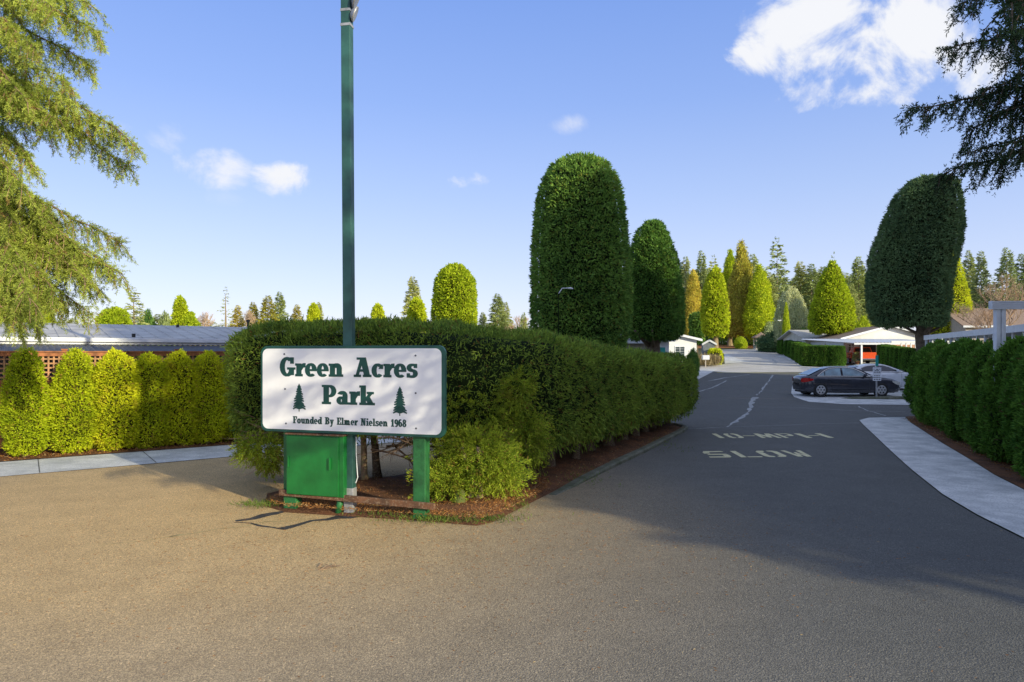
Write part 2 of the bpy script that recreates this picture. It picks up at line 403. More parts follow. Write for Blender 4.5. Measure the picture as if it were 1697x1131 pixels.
SW = Vector((3.7, 2.7)).normalized(); SN = Vector((-SW.y, SW.x))       # left pavement direction and its outward normal
S0 = Vector((-10.2, 13.6))
def sl(t, o): p = S0 + SW * t + SN * o; return (p.x, p.y)
left_edge = [sl(-22, -2.0), sl(0, -1.95), sl(2.2, -1.95), sl(4.6, -1.9), (-3.4, 16.2), (0.5, 19.3), (4.0, 23.5), (7.4, 30), (10.6, 39)]
far_left = [gp(1150, 633), gp(1190, 612), gp(1155, 612), gp(1158, 606), gp(1200, 604), gp(1245, 600), gp(1201, 593), gp(1200, 586), gp(1175, 583), gp(1170, 580)]
far_right = [gp(1300, 579), gp(1298, 590), gp(1283, 591), gp(1300, 594), gp(1318, 602), gp(1326, 609), gp(1345, 611), gp(1470, 614), gp(1560, 617)]
mid_right = [gp(1620, 640), gp(1560, 672), (19.2, 27.6), (16.0, 25.2), gp(1500, 692), gp(1440, 694), gp(1424, 698), gp(1432, 707), gp(1452, 726), gp(1480, 753), gp(1512, 782), gp(1562, 822), gp(1620, 857), gp(1697, 896), (6.7, 6.9), (8.5, 4.5), (14, 0), (24, -10)]
road = [(-34, -30)] + left_edge + far_left + far_right + mid_right + [(24, -30)]
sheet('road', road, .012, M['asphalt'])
# concrete
sheet('left_pavement', [sl(-22, -2.25), sl(0, -1.98), sl(2.2, -1.98), sl(4.6, -1.92), (-3.4, 16.2), (0.5, 19.3), (4.0, 23.5), (3.6, 24.0), (-.1, 20.3), (-4.0, 17.6), sl(4.6, -.05), sl(2.2, 0), sl(0, 0), sl(-22, .1)], .022, M['concrete'])
sheet('right_pavement', [gp(1424, 698), gp(1432, 707), gp(1452, 726), gp(1480, 753), gp(1512, 782), gp(1562, 822), gp(1620, 857), gp(1697, 896), (6.7, 6.9), (8.3, 6.2), gp(1697, 815), gp(1648, 790), gp(1612, 767), gp(1562, 737), gp(1530, 716), gp(1510, 703), gp(1500, 693), gp(1440, 694)], .030, M['concrete'])
sheet('parking_apron', [gp(1313, 640), gp(1311, 652), gp(1316, 659), gp(1340, 667), gp(1400, 671), gp(1500, 672), gp(1620, 672), gp(1640, 640), gp(1420, 613.5), gp(1330, 617)], .022, M['concrete'])
sheet('far_right_pavement', [gp(1283, 591), gp(1300, 594), gp(1318, 602), gp(1326, 609), gp(1345, 611), gp(1470, 614), gp(1474, 612), gp(1410, 609.5), gp(1350, 607.5), gp(1332, 601), gp(1312, 595), gp(1300, 590)], .024, M['concrete'])
sheet('far_left_pavement', [gp(1201, 603.5), gp(1245, 600), gp(1225, 596), gp(1206, 588), gp(1200, 586)], .022, M['concrete'])
sheet('sunlit_far_road_overlay', [gp(1150, 613), gp(1158, 606), gp(1200, 604), gp(1245, 600), gp(1201, 593), gp(1200, 586), gp(1175, 583), gp(1170, 580), gp(1300, 579), gp(1298, 590), gp(1283, 591), gp(1300, 594), gp(1318, 602), gp(1326, 609), gp(1345, 611), gp(1400, 612), gp(1340, 617), gp(1200, 618)], .0135, M['paleroad'])  # far stretch overlaid in a paler colour, its sunlight painted in
sheet('driveway', [gp(1120, 612.5), gp(1190, 612.3), gp(1150, 633), gp(1120, 633)], .024, M['concrete'])
sheet('mulch_bank', [gp(1150, 577.5), gp(1290, 577.5), (46, 118), (20, 118)], .03, M['mulch'])
# soil strips
sheet('left_soil_bed', [sl(-22, .12), sl(0, .02), sl(2.2, .02), sl(4.6, -.03), (-4.0, 17.62), (-5.2, 20.5), sl(-22, 5)], .030, M['soil'])
sheet('right_soil_bed', [(8.35, 6.2), gp(1697, 814.5), gp(1648, 789.5), gp(1612, 766.5), gp(1562, 736.5), gp(1530, 715.5), gp(1510, 702.5), gp(1501, 692.5), (17.5, 25.8), (20, 18), (12, 5)], .036, M['soil'])
# island
isl = [(-3.55, 9.75), (-3.1, 9.35), (-2.2, 9.12), (-1.1, 8.85), (-.45, 8.62), (-.25, 8.8), (.35, 10.1), (.68, 10.8), (2.9, 15.2), (4.75, 19.0), (5.0, 19.6), (4.9, 20.6), (4.3, 21.1), (3.4, 20.6), (1.2, 17.2), (-.9, 13.7), (-2.1, 12.1), (-3.3, 11.6), (-3.8, 10.6)]
def island_soil():
    bm = bmesh.new(); vs = [bm.verts.new((x, y, 0)) for x, y in isl]
    f = bm.faces.new(vs); r = bmesh.ops.inset_region(bm, faces=[f], thickness=.25, depth=0)
    inner = set(v for v in f.verts)
    bmesh.ops.triangulate(bm, faces=bm.faces[:]); bmesh.ops.subdivide_edges(bm, edges=bm.edges[:], cuts=3, use_grid_fill=True)
    fl = lump(5)
    from mathutils.geometry import intersect_point_line
    for v in bm.verts:
        d = 9
        for i in range(len(isl)):
            a = Vector((*isl[i], 0)); b = Vector((*isl[(i + 1) % len(isl)], 0))
            q, t = intersect_point_line(Vector((v.co.x, v.co.y, 0)), a, b); t = max(0, min(1, t)); q = a + (b - a) * t
            d = min(d, (Vector((v.co.x, v.co.y, 0)) - q).length)
        v.co.z = .016 + .10 * min(1, d / .35) + (.025 * fl(np.array([[v.co.x * 2, v.co.y * 2, 0]]))[0] if d > .1 else 0)
    bmesh.ops.recalc_face_normals(bm, faces=bm.faces)
    me = bpy.data.meshes.new('island_soil'); bm.to_mesh(me); bm.free()
    o = link('island_bed', me, M['soil'], None, True); o['kind'] = 'structure'
island_soil()
def kerb(name, pts, w, h, mat):
    mb = MB(); n = len(pts); rows = []
    for i, p in enumerate(pts):
        a = Vector(pts[max(i - 1, 0)]); b = Vector(pts[min(i + 1, n - 1)]); d = (b - a).normalized(); nn = Vector((-d.y, d.x)); q = Vector(p)
        z = g(q.y) - h * max(0, 1 - i / 1.6) * .85
        L = q + nn * w / 2; Rr = q - nn * w / 2; L2 = q + nn * (w / 2 - .02); R2 = q - nn * (w / 2 - .03)
        rows.append([(L.x, L.y, z - .05), (L.x, L.y, z + h - .02), (L2.x, L2.y, z + h), (R2.x, R2.y, z + h), (Rr.x, Rr.y, z + h - .03), (Rr.x, Rr.y, z - .05)])
    vs = [v for r in rows for v in r]; fs = [(i * 6 + k, i * 6 + k + 1, (i + 1) * 6 + k + 1, (i + 1) * 6 + k) for i in range(n - 1) for k in range(5)]
    fs += [(0, 1, 2, 3, 4, 5), tuple((n - 1) * 6 + k for k in range(6))]
    mb.add(vs, fs); o = mb.build(name, mat); o['kind'] = 'structure'; return o
kerb('kerb', [(.62, 10.5), (1.2, 11.7), (2.0, 13.3), (2.9, 15.1), (3.9, 17.2), (4.7, 18.9), (5.0, 19.7), (5.0, 20.3), (4.6, 20.9)], .17, .095, M['kerb'])
kerb('parking_kerb', [(15.4, 31.9), (15.7, 31.6), (17.5, 31.45), (20.5, 31.4), (24, 31.4)], .5, .13, M['kerb'])

# road lettering (stencil, worn) -----------------------------------------
ST = {
 'S': [[(0, .8), (.12, 1), (.95, 1), (1, .86), (.3, .84), (.28, .62), (.0, .62)], [(.1, .56), (.95, .56), (1, .42), (.1, .42)], [(.72, .4), (1, .4), (1, .14), (.88, 0), (0, 0), (0, .16), (.72, .17)]],
 'L': [[(.0, 0), (.27, 0), (.27, 1), (0, 1)], [(.34, 0), (1, 0), (1, .12), (.34, .12)]],
 'O': [[(.42, 1), (.15, 1), (0, .85), (0, .15), (.15, 0), (.42, 0), (.42, .14), (.28, .22), (.28, .78), (.42, .86)], [(.56, 1), (.85, 1), (1, .85), (1, .15), (.85, 0), (.56, 0), (.56, .14), (.72, .22), (.72, .78), (.56, .86)]],
 'W': [[(0, 1), (.24, 1), (.34, .3), (.44, .7), (.56, .7), (.66, .3), (.76, 1), (1, 1), (.82, 0), (.6, 0), (.5, .38), (.4, 0), (.18, 0)]],
 'M': [[(0, 0), (.22, 0), (.26, .6), (.42, .1), (.58, .1), (.74, .6), (.78, 0), (1, 0), (.9, 1), (.66, 1), (.5, .5), (.34, 1), (.1, 1)]],
 '1': [[(.35, 0), (.75, 0), (.75, 1), (.35, 1)]],
 '-': [[(0, .44), (1, .44), (1, .54), (0, .54)]],
 'P': [[(0, 0), (.26, 0), (.26, 1), (0, 1)], [(.34, 1), (.85, 1), (1, .85), (1, .55), (.85, .42), (.34, .42), (.34, .52), (.72, .54), (.74, .88), (.34, .9)]],
 'H': [[(0, 0), (.22, 0), (.22, 1), (0, 1)], [(.3, .46), (.7, .46), (.7, .56), (.3, .56)], [(.78, 0), (1, 0), (1, 1), (.78, 1)]],
}
def road_word(label, spec, bl, br, h):
    root = thing('road_marking', label, 'road marking', (bl[0], bl[1], g(bl[1]) + .012))
    a = Vector(bl); b = Vector(br); ux = (b - a); W = ux.length; ux.normalize(); uy = Vector((0.06, 1)).normalized()
    for ch, x0, x1 in spec:
        mb = MB()
        for poly in ST[ch]:
            vs = [(a + ux * W * (x0 + (x1 - x0) * x) + uy * h * y) for x, y in poly]
            mb.add([(q.x, q.y, .0165) for q in vs], [tuple(range(len(vs)))])
        o = mb.build({'-': 'dash'}.get(ch, 'letter'), M['oldpaint'], root, off=(bl[0], bl[1], .012))
        for p in o.data.polygons:
            if p.normal.z < 0: p.flip()
road_word('worn stencilled word SLOW painted on the asphalt', [('S', 0, .215), ('L', .29, .50), ('O', .53, .745), ('W', .80, 1.0)], gp(1177, 760), gp(1352, 758.5), .92)
road_word('worn stencilled 10 MPH painted on the asphalt beyond SLOW', [('1', -.02, .085), ('O', .11, .235), ('-', .255, .36), ('M', .375, .55), ('P', .575, .71), ('H', .76, 1.0)], gp(1190, 727.5), gp(1383, 727), .95)
# cracks and seams
def crack(name, px, w, mat, jit=.5, w1=None, z=.0145):
    pts = [Vector(gp(*p)) for p in px]; out = []
    for a, b in zip(pts, pts[1:]):
        k = max(2, int((b - a).length / .5)); d = (b - a); nn = Vector((-d.y, d.x)).normalized()
        for i in range(k): out.append(a + d * i / k + nn * random.uniform(-.05, .05))
    out.append(pts[-1])
    return sheet(name, ribbon([tuple(p) for p in out], w, w1, jit), z, mat)
crack('road_crack', [(1203, 709), (1222, 697), (1236, 687), (1243, 678), (1247, 664), (1252, 659)], .1, M['crackfill'], .8, .2)
crack('road_crack', [(1254, 656), (1262, 648), (1268, 640), (1276, 630), (1280, 622)], .07, M['crackfill'], .8, .1)
crack('road_crack', [(1159, 650), (1180, 643), (1204, 631)], .1, M['crackfill'], .5)
crack('road_crack', [(1175, 632), (1200, 627), (1243, 621)], .12, M['crackfill'], .6)
crack('road_crack', [(1284, 604), (1286, 600), (1280, 596)], .3, M['crackfill'], .5)
crack('road_seam', [(1118, 711), (1160, 711.5), (1205, 709), (1260, 707), (1340, 704), (1424, 702)], .035, M['crackfill'], .6)
crack('road_seam', [(1255, 675), (1330, 677), (1420, 682), (1500, 683)], .05, M['crackfill'], .5)
crack('road_seam', [(1422, 674), (1440, 682), (1468, 690)], .05, M['crackfill'], .5)
crack('painted_line', [(1205, 660.5), (1260, 661), (1312, 662.5)], .07, plain('faded_red_line', (.30, .2, .15), .8), .3)
crack('yellow_line', [(1188, 618), (1240, 618.5), (1336, 619)], .34, M['yellowpaint'], .2)
crack('tar_patch', [(392, 866), (440, 856), (470, 850)], .16, M['darkfill'], .5)
crack('tar_patch', [(470, 880), (520, 866), (560, 859), (600, 857)], .13, M['darkfill'], .5)
crack('tar_patch', [(392, 867), (430, 874), (470, 880)], .05, M['darkfill'], .6)

M['dust'] = speck('dusty_seam', (.34, .26, .11), (.52, .42, .2), (.2, .16, .1), 4, 30, bump=.2)
for a in ([(283, 893), (360, 880), (440, 868), (520, 861)], [(170, 905), (240, 897), (300, 888)], [(520, 868), (600, 850), (640, 846)]): crack('dusty_seam', a, .035, M['dust'], .8, .02)
M['joint'] = plain('joint_line', (.12, .12, .11), .9)
for t in [-3.2 + 1.9 * k for k in range(6)]:
    a, b = sl(t, -1.93), sl(t + .02, -.03); sheet('pavement_joint', ribbon([a, b], .018), .026, M['joint'])
# fallen needles, grass tufts, leaf litter (uncountable)
def scatter(name, pts, L, W, mat, up, label, cat, z=.02, nj=.3, kind='stuff'):
    P = np.array([(x, y, g(y) + z) for x, y in pts]); n = len(P)
    D = rng.normal(size=(n, 3)) * np.array([1, 1, nj]) + np.array([0, 0, up])
    o = link(name, foliage_mesh(name, kites(P, D, L * rng.uniform(.5, 1.5, n), W)), mat)
    o['kind'] = kind; tag(o, label, cat); return o
def inpoly(p, poly):
    x, y = p; c = False; j = len(poly) - 1
    for i in range(len(poly)):
        xi, yi = poly[i]; xj, yj = poly[j]
        if (yi > y) != (yj > y) and x < (xj - xi) * (y - yi) / (yj - yi) + xi: c = not c
        j = i
    return c
pts = []
while len(pts) < 6500:
    p = (random.gauss(-1.2, 2.4), random.gauss(8.2, 1.5))
    if not inpoly(p, isl) and p[1] > 3.5 and p[1] < 11 : pts.append(p)
scatter('fallen_needles', pts, .028, .005, M['needle_litter'], 0, 'tan conifer needles scattered over the asphalt before the sign', 'fallen needles', .017, .05)
pts = []
while len(pts) < 26000:
    p = (random.uniform(-3.8, 5), random.uniform(8.6, 20.8)) if random.random() < .5 else (random.uniform(-3.5, .6), random.uniform(8.7, 11.5))
    if inpoly(p, isl): pts.append(p)
scatter('bark_litter', pts, .045, .006, M['needle_litter'], .25, 'reddish bark chips and needles under the island hedge', 'bark litter', .10, .3)
gpts = []
for (cx, cy, sx, sy, n) in [(-3.55, 9.75, .18, .12, 420), (-.75, 8.88, .42, .12, 1100), (-1.6, 9.15, .25, .07, 300), (.1, 9.9, .1, .4, 260), (3.5, 16.6, .25, .8, 250), (1.2, 12.1, .25, .6, 250)]:
    gpts += [(random.gauss(cx, sx), random.gauss(cy, sy)) for _ in range(n)]
scatter('grass_tufts', gpts, .06, .009, M['grass'], 1.4, 'short grass and weeds at the island edge', 'grass', .035, .5)
pts = []
for i in range(5000):
    t = random.uniform(-6, 7); pts.append(sl(t, random.uniform(.05, 1.4)))
for i in range(4500):
    t = random.random(); a = Vector((8.6, 10.6)); b = Vector((13.2, 22.6)); q = a + (b - a) * t; pts.append((q.x + random.uniform(-.25, .9), q.y + random.uniform(-.2, .2)))
scatter('leaf_litter', pts, .05, .014, M['needle_litter'], .2, 'brown leaf litter in the soil strips below the hedges', 'leaf litter', .04, .3)

# =================================================================== SIGN
SLp = Vector((-3.52, 9.56)); SRp = Vector((-.855, 8.75)); SDIR = (SRp - SLp).normalized(); SWID = (SRp - SLp).length
SANG = math.atan2(SDIR.y, SDIR.x); SZ0, SH = 1.105, 1.19
sign = thing('park_sign', 'white park name sign with green border on green posts before the hedge', 'sign', (SLp.x, SLp.y, 0), SANG)
def rrect(w, h, r, n=6):
    out = []
    for cx, cy, a0 in ((w - r, r, -90), (w - r, h - r, 0), (r, h - r, 90), (r, r, 180)):
        for k in range(n + 1):
            a = R(a0 + 90 * k / n); out.append((cx + r * math.cos(a), cy + r * math.sin(a)))
    return out
mb = MB(); mb.prism([(x, y + SZ0) for x, y in rrect(SWID, SH, .10)], .0, .05); panel_frame = mb.build('border', M['signgreen'], sign, bevel=.006)
mb = MB(); mb.prism([(x + .036, y + SZ0 + .038) for x, y in rrect(SWID - .088, SH - .076, .085)], -.006, -.0005); mb.build('panel', M['signwhite'], sign)

class Glyphs:
    def __init__(s, mb, k0=0): s.mb = mb; s.k = k0
    def poly(s, pts, T):
        s.k += 1; y = -.0075 - .00025 * (s.k % 9)
        q = [T(*p) for p in pts]
        s.mb.add([(a, y, b) for a, b in q], [tuple(range(len(q)))])
    def rect(s, x0, y0, x1, y1, T): s.poly([(x0, y0), (x1, y0), (x1, y1), (x0, y1)], T)
    def ring(s, cx, cy, rx, ry, wx, wy, a0, a1, T, n=14):
        A = [R(a0 + (a1 - a0) * i / n) for i in range(n + 1)]
        for a, b in zip(A, A[1:]):
            s.k += 0
            s.poly([(cx + rx * math.cos(a), cy + ry * math.sin(a)), (cx + rx * math.cos(b), cy + ry * math.sin(b)), (cx + (rx - wx) * math.cos(b), cy + (ry - wy) * math.sin(b)), (cx + (rx - wx) * math.cos(a), cy + (ry - wy) * math.sin(a))], T)
            s.k -= 1
        s.k += 1
t_ = .125
GL = {  # advance width, list of primitives
 'G': (.93, [('o', .43, .5, .43, .52, .25, .15, 52, 318), ('r', .58, .06, .83, .46), ('r', .47, .35, .92, .47), ('r', .66, .66, .82, 1.0)]),
 'r': (.56, [('r', .07, 0, .32, .68), ('r', 0, 0, .40, t_), ('r', 0, .56, .2, .68), ('p', (.3, .36), (.36, .60), (.47, .69), (.58, .70), (.58, .47), (.44, .46), (.32, .30))]),
 'e': (.68, [('o', .33, .34, .33, .36, .22, .115, 0, 312), ('r', .12, .28, .655, .385)]),
 'n': (.82, [('r', .07, 0, .31, .68), ('r', 0, 0, .38, t_), ('r', 0, .56, .2, .68), ('o', .44, .42, .28, .28, .24, .15, 0, 165), ('r', .48, 0, .72, .44), ('r', .43, 0, .80, t_)]),
 'A': (1.02, [('p', (.10, .06), (.22, .06), (.5, .86), (.40, .97)), ('p', (.36, 1), (.66, 1), (.92, .06), (.63, .06)), ('r', .25, .27, .7, .40), ('r', 0, 0, .37, t_), ('r', .55, 0, 1.0, t_), ('r', .18, .885, .62, 1.0)]),
 'c': (.66, [('o', .33, .34, .33, .36, .23, .125, 48, 318), ('p', (.42, .42), (.62, .42), (.62, .66), (.52, .62))]),
 's': (.62, [('o', .3, .49, .28, .21, .2, .115, 50, 275), ('o', .3, .2, .29, .22, .2, .12, -130, 95), ('r', .42, .48, .55, .69), ('r', .02, 0, .14, .22), ('p', (.2, .42), (.42, .28), (.5, .34), (.22, .47))]),
 'P': (.86, [('r', .1, 0, .37, 1), ('r', 0, 0, .5, t_), ('r', 0, .88, .45, 1), ('o', .45, .68, .38, .32, .24, .125, -90, 90), ('r', .36, .36, .46, .485)]),
 'a': (.74, [('o', .27, .205, .27, .215, .2, .11, 0, 360), ('r', .38, 0, .61, .48), ('o', .33, .46, .28, .24, .23, .12, 0, 160), ('r', .55, 0, .72, t_)]),
 'k': (.86, [('r', .08, 0, .32, 1), ('r', 0, 0, .40, t_), ('r', 0, .885, .2, 1), ('p', (.3, .28), (.56, .6), (.74, .6), (.34, .2)), ('p', (.36, .36), (.52, .48), (.78, .08), (.5, .08)), ('r', .44, .56, .8, .68), ('r', .46, 0, .86, t_)]),
 'F': (.8, [('r', .1, 0, .37, 1), ('r', 0, 0, .5, t_), ('r', 0, .86, .78, 1), ('r', .64, .62, .78, .95), ('r', .35, .44, .62, .56)]),
 'o': (.7, [('o', .34, .34, .34, .36, .23, .125, 0, 360)]),
 'u': (.82, [('r', .07, .25, .31, .68), ('r', 0, .56, .2, .68), ('o', .38, .27, .28, .28, .24, .15, 180, 330), ('r', .48, 0, .72, .68), ('r', .43, .56, .6, .68), ('r', .6, 0, .8, t_)]),
 'd': (.8, [('o', .32, .34, .31, .36, .22, .12, 0, 360), ('r', .48, 0, .72, 1), ('r', .38, .885, .6, 1), ('r', .6, 0, .8, t_)]),
 'B': (.86, [('r', .1, 0, .37, 1), ('r', 0, 0, .45, t_), ('r', 0, .88, .45, 1), ('o', .42, .73, .36, .27, .22, .12, -90, 90), ('o', .42, .28, .42, .28, .25, .12, -90, 90), ('r', .35, .46, .5, .56)]),
 'y': (.78, [('p', (.07, .66), (.33, .66), (.5, .14), (.32, .0)), ('p', (.6, .66), (.72, .66), (.4, -.26), (.22, -.26)), ('r', 0, .56, .38, .68), ('r', .46, .56, .78, .68), ('r', .08, -.3, .34, -.16)]),
 'E': (.84, [('r', .1, 0, .37, 1), ('r', 0, 0, .8, t_), ('r', 0, .87, .78, 1), ('r', .35, .44, .62, .56), ('r', .66, .62, .78, .95), ('r', .68, .05, .8, .36)]),
 'l': (.44, [('r', .09, 0, .33, 1), ('r', 0, 0, .42, t_), ('r', 0, .885, .2, 1)]),
 'm': (1.2, [('r', .07, 0, .31, .68), ('r', 0, 0, .36, t_), ('r', 0, .56, .2, .68), ('o', .4, .42, .26, .28, .23, .15, 0, 165), ('r', .43, 0, .66, .44), ('r', .39, 0, .71, t_), ('o', .77, .42, .26, .28, .23, .15, 0, 165), ('r', .8, 0, 1.03, .44), ('r', .75, 0, 1.13, t_)]),
 'N': (.98, [('r', .12, 0, .28, 1), ('r', .68, 0, .84, 1), ('p', (.12, 1), (.42, 1), (.84, .02), (.6, .0)), ('r', 0, 0, .38, t_), ('r', 0, .88, .3, 1), ('r', .58, .88, .95, 1)]),
 'i': (.44, [('r', .09, 0, .33, .68), ('r', 0, 0, .42, t_), ('r', 0, .56, .2, .68), ('r', .09, .78, .33, 1)]),
 '1': (.6, [('r', .2, 0, .45, 1), ('r', .06, 0, .58, t_), ('p', (.04, .7), (.2, .66), (.3, 1), (.24, 1))]),
 '9': (.68, [('o', .33, .66, .32, .34, .22, .12, 0, 360), ('o', .33, .36, .32, .38, .24, .13, -130, 20), ('r', .41, .36, .65, .7)]),
 '6': (.68, [('o', .33, .33, .32, .34, .22, .12, 0, 360), ('o', .33, .64, .32, .38, .24, .13, 50, 200), ('r', .01, .3, .25, .66)]),
 '8': (.68, [('o', .33, .74, .29, .27, .2, .11, 0, 360), ('o', .33, .27, .33, .29, .22, .12, 0, 360)]),
 ' ': (.5, [])}
def fu(f): a = (1 - f) / 9.56; b = f / 8.75; return b / (a + b) * SWID
def word(txt, x0, x1, zb, h, name, gap=.05, slant=0):
    tot = sum(GL[c][0] + gap for c in txt) - gap; sx = (x1 - x0) / tot
    mb = MB(); gl = Glyphs(mb); cur = 0
    for c in txt:
        T = lambda x, y, cur=cur: (x0 + (cur + x) * sx, zb + y * h)
        for bx in (-.04, 0, .04):
            T = lambda x, y, cur=cur, bx=bx: (x0 + (cur + x + bx) * sx, zb + y * h)
            for pr in GL[c][1]:
                if pr[0] == 'r': gl.rect(*pr[1:], T)
                elif pr[0] == 'o': gl.ring(*pr[1:], T)
                else: gl.poly(pr[1:], T)
        cur += GL[c][0] + gap
    return mb.build(name, M['lettergreen'], sign)
zf = lambda f: SZ0 + SH * (1 - f)
word('Green', fu(.108), fu(.447), zf(.352), .262, 'lettering')
word('Acres', fu(.509), fu(.852), zf(.352), .262, 'lettering')
word('Park', fu(.336), fu(.617), zf(.665), .262, 'lettering')
word('Founded By Elmer Nielsen 1968', fu(.177), fu(.79), zf(.895), .098, 'lettering', .06)
def emblem(u, zt, h, w):
    mb = MB(); gl = Glyphs(mb, 3); T = lambda x, y: (u + x * w, zt - y * h)
    n = 10; rr = random.Random(3)
    gl.poly([(-.16, .86), (-.08, .45), (-.02, .1), (.02, .1), (.08, .45), (.16, .86)], T)
    gl.poly([(-.05, .18), (0, 0), (.05, .18)], T)
    for i in range(n):
        y = .08 + i * .082; hw = .15 + .38 * (i / (n - 1)) ** .8
        for s in (-1, 1):
            a = hw * (1 + rr.uniform(-.12, .12))
            gl.poly([(0, y - .07), (s * a * .6, y + .005), (s * a, y + .045 + .03 * (i > 6)), (s * a * .92, y + .085 + .03 * (i > 6)), (s * a * .5, y + .07), (0, y + .11)], T)
    gl.rect(-.035, .85, .035, 1.0, T)
    return mb.build('tree_emblem', M['lettergreen'], sign)
emblem(fu(.21), zf(.43), .39, .19); emblem(fu(.755), zf(.445), .39, .19)
for f, v in ((.13, .095), (.134, .5), (.139, .9), (.84, .11), (.841, .52), (.843, .905)):
    mb = MB(); mb.tube([(fu(f), -.012, zf(v)), (fu(f), -.0015, zf(v))], .0125, 10); mb.build('screw', M['screw'], sign)
def lx(px):   # distance along the sign line seen at column px
    k = (px - CX) / F; return (SLp.x - k * SLp.y) / (k * SDIR.y - SDIR.x)
for px0, px1 in ((469, 490), (685, 706)):
    a, b = lx(px0), lx(px1); mb = MB(); mb.box(((a + b) / 2 - .035, .13, .86), (b - a, .15, 1.76)); mb.build('post', M['postgreen'], sign, bevel=.012)
mb = MB(); a, b = lx(461), lx(719); mb.box(((a + b) / 2, .03, .235), (b - a, .045, .085), ry=R(1.2)); mb.box(((a + b) / 2 + .2, .01, .20), (b - a - .5, .03, .012), ry=R(1.2)); mb.build('rail', M['timber'], sign, bevel=.006)
# light pole behind the sign
PB = at(580.5, 852, 9.31); PT = at(574.5, 0, 9.31)
pole = thing('light_pole', 'tall square green light pole rising behind the park sign', 'pole', (PB.x, PB.y, 0), SANG * .6)
def pl(z): return (PT.x - PB.x) * (z) / (PT.z)   # slight lean
mb = MB(); zt = 7.9
mb.add([(x + pl(z), y, z) for z in (.36, zt) for x, y in ((-.066, -.06), (.066, -.06), (.066, .06), (-.066, .06))], [(0, 1, 5, 4), (1, 2, 6, 5), (2, 3, 7, 6), (3, 0, 4, 7), (4, 5, 6, 7), (3, 2, 1, 0)])
mb.build('shaft', M['polegreen'], pole, bevel=.008)
mb = MB(); mb.box((0, 0, .18), (.14, .128, .37)); mb.build('footing', M['grey_metal'], pole, bevel=.01)
for z in (6.66, 6.86):
    mb = MB(); mb.box((pl(z), 0, z), (.142, .128, .035)); mb.build('clamp', M['grey_metal'], pole)
for zc, rr, ang, dx in ((6.80, .105, 60, .125), (7.02, .15, 75, .155)):
    mb = MB(); x = pl(zc); a = R(ang - 90)
    ax = Vector((.86, .35, -.38)).normalized()
    c = Vector((x + dx, -.03, zc))
    mb.tube([c - ax * .055, c - ax * .045, c - ax * .012, c + ax * .0, c + ax * .015], [rr * .25, rr * .5, rr * .9, rr, rr * .97], 24)
    lh = mb.build('lamp_head', M['grey_metal'], pole)
    mb = MB(); mb.tube([(x + .06, -.03, zc + .04), c - ax * .045], .014, 8); mb.build('bracket', M['blackplastic'], pole)
mb = MB(); mb.tube([(.078 + pl(z) + dx, .03, z) for z, dx in ((.42, -.01), (.5, .02), (.6, .012), (.8, .0), (1.05, 0))], .007, 6); mb.build('conduit', M['white_metal'], pole)
# cabinet
a, b = lx(476), lx(563)
cab = thing('meter_cabinet', 'green steel utility cabinet hanging below the park sign', 'cabinet', (SLp.x + SDIR.x * (a + b) / 2, SLp.y + SDIR.y * (a + b) / 2 , 0), SANG)
w = b - a; zb_, zt_ = .245, 1.075
mb = MB(); mb.box((.03, .10, (zb_ + zt_) / 2), (w + .06, .20, zt_ - zb_)); mb.build('casing', M['boxgreen'], cab, bevel=.008)
mb = MB(); mb.prism([(x - w / 2 - .0, y + zb_ + .012) for x, y in rrect(w - .01, zt_ - zb_ - .03, .008, 2)], -.018, -.0015); dr = mb.build('door', M['boxgreen'], cab, bevel=.004)
mb = MB(); mb.box((w * .34, -.034, .70), (.022, .03, .16)); mb.build('handle', M['boxgreen'], dr, bevel=.004)
mb = MB(); mb.box((-w / 2 + .035, -.028, .70), (.02, .018, .15)); mb.build('hinge', M['boxgreen'], dr, bevel=.003)
mb = MB(); mb.box((.03, .09, zt_ + .012), (w + .09, .25, .02)); mb.build('lid', M['timber'], cab)
mb = MB(); mb.tube([(w / 2 - .03, .08, .25), (w / 2 - .06, .06, .02)], .045, 10); mb.build('pipe', M['postgreen'], cab, True)
# twig lying on the asphalt
mb = MB(); t0 = Vector((*gp(540, 945), .022))
for k in range(9):
    aa = random.uniform(0, 6.28); l = random.uniform(.04, .13); st = t0 + Vector((random.uniform(-.09, .09), random.uniform(-.06, .06), 0))
    mb.tube([st, st + Vector((math.cos(aa) * l, math.sin(aa) * l, .012))], .004, 4)
tag(mb.build('fallen_twig', M['twig'], off=tuple(t0)), 'small tan broken twig lying on the asphalt below the sign', 'twig').location = t0

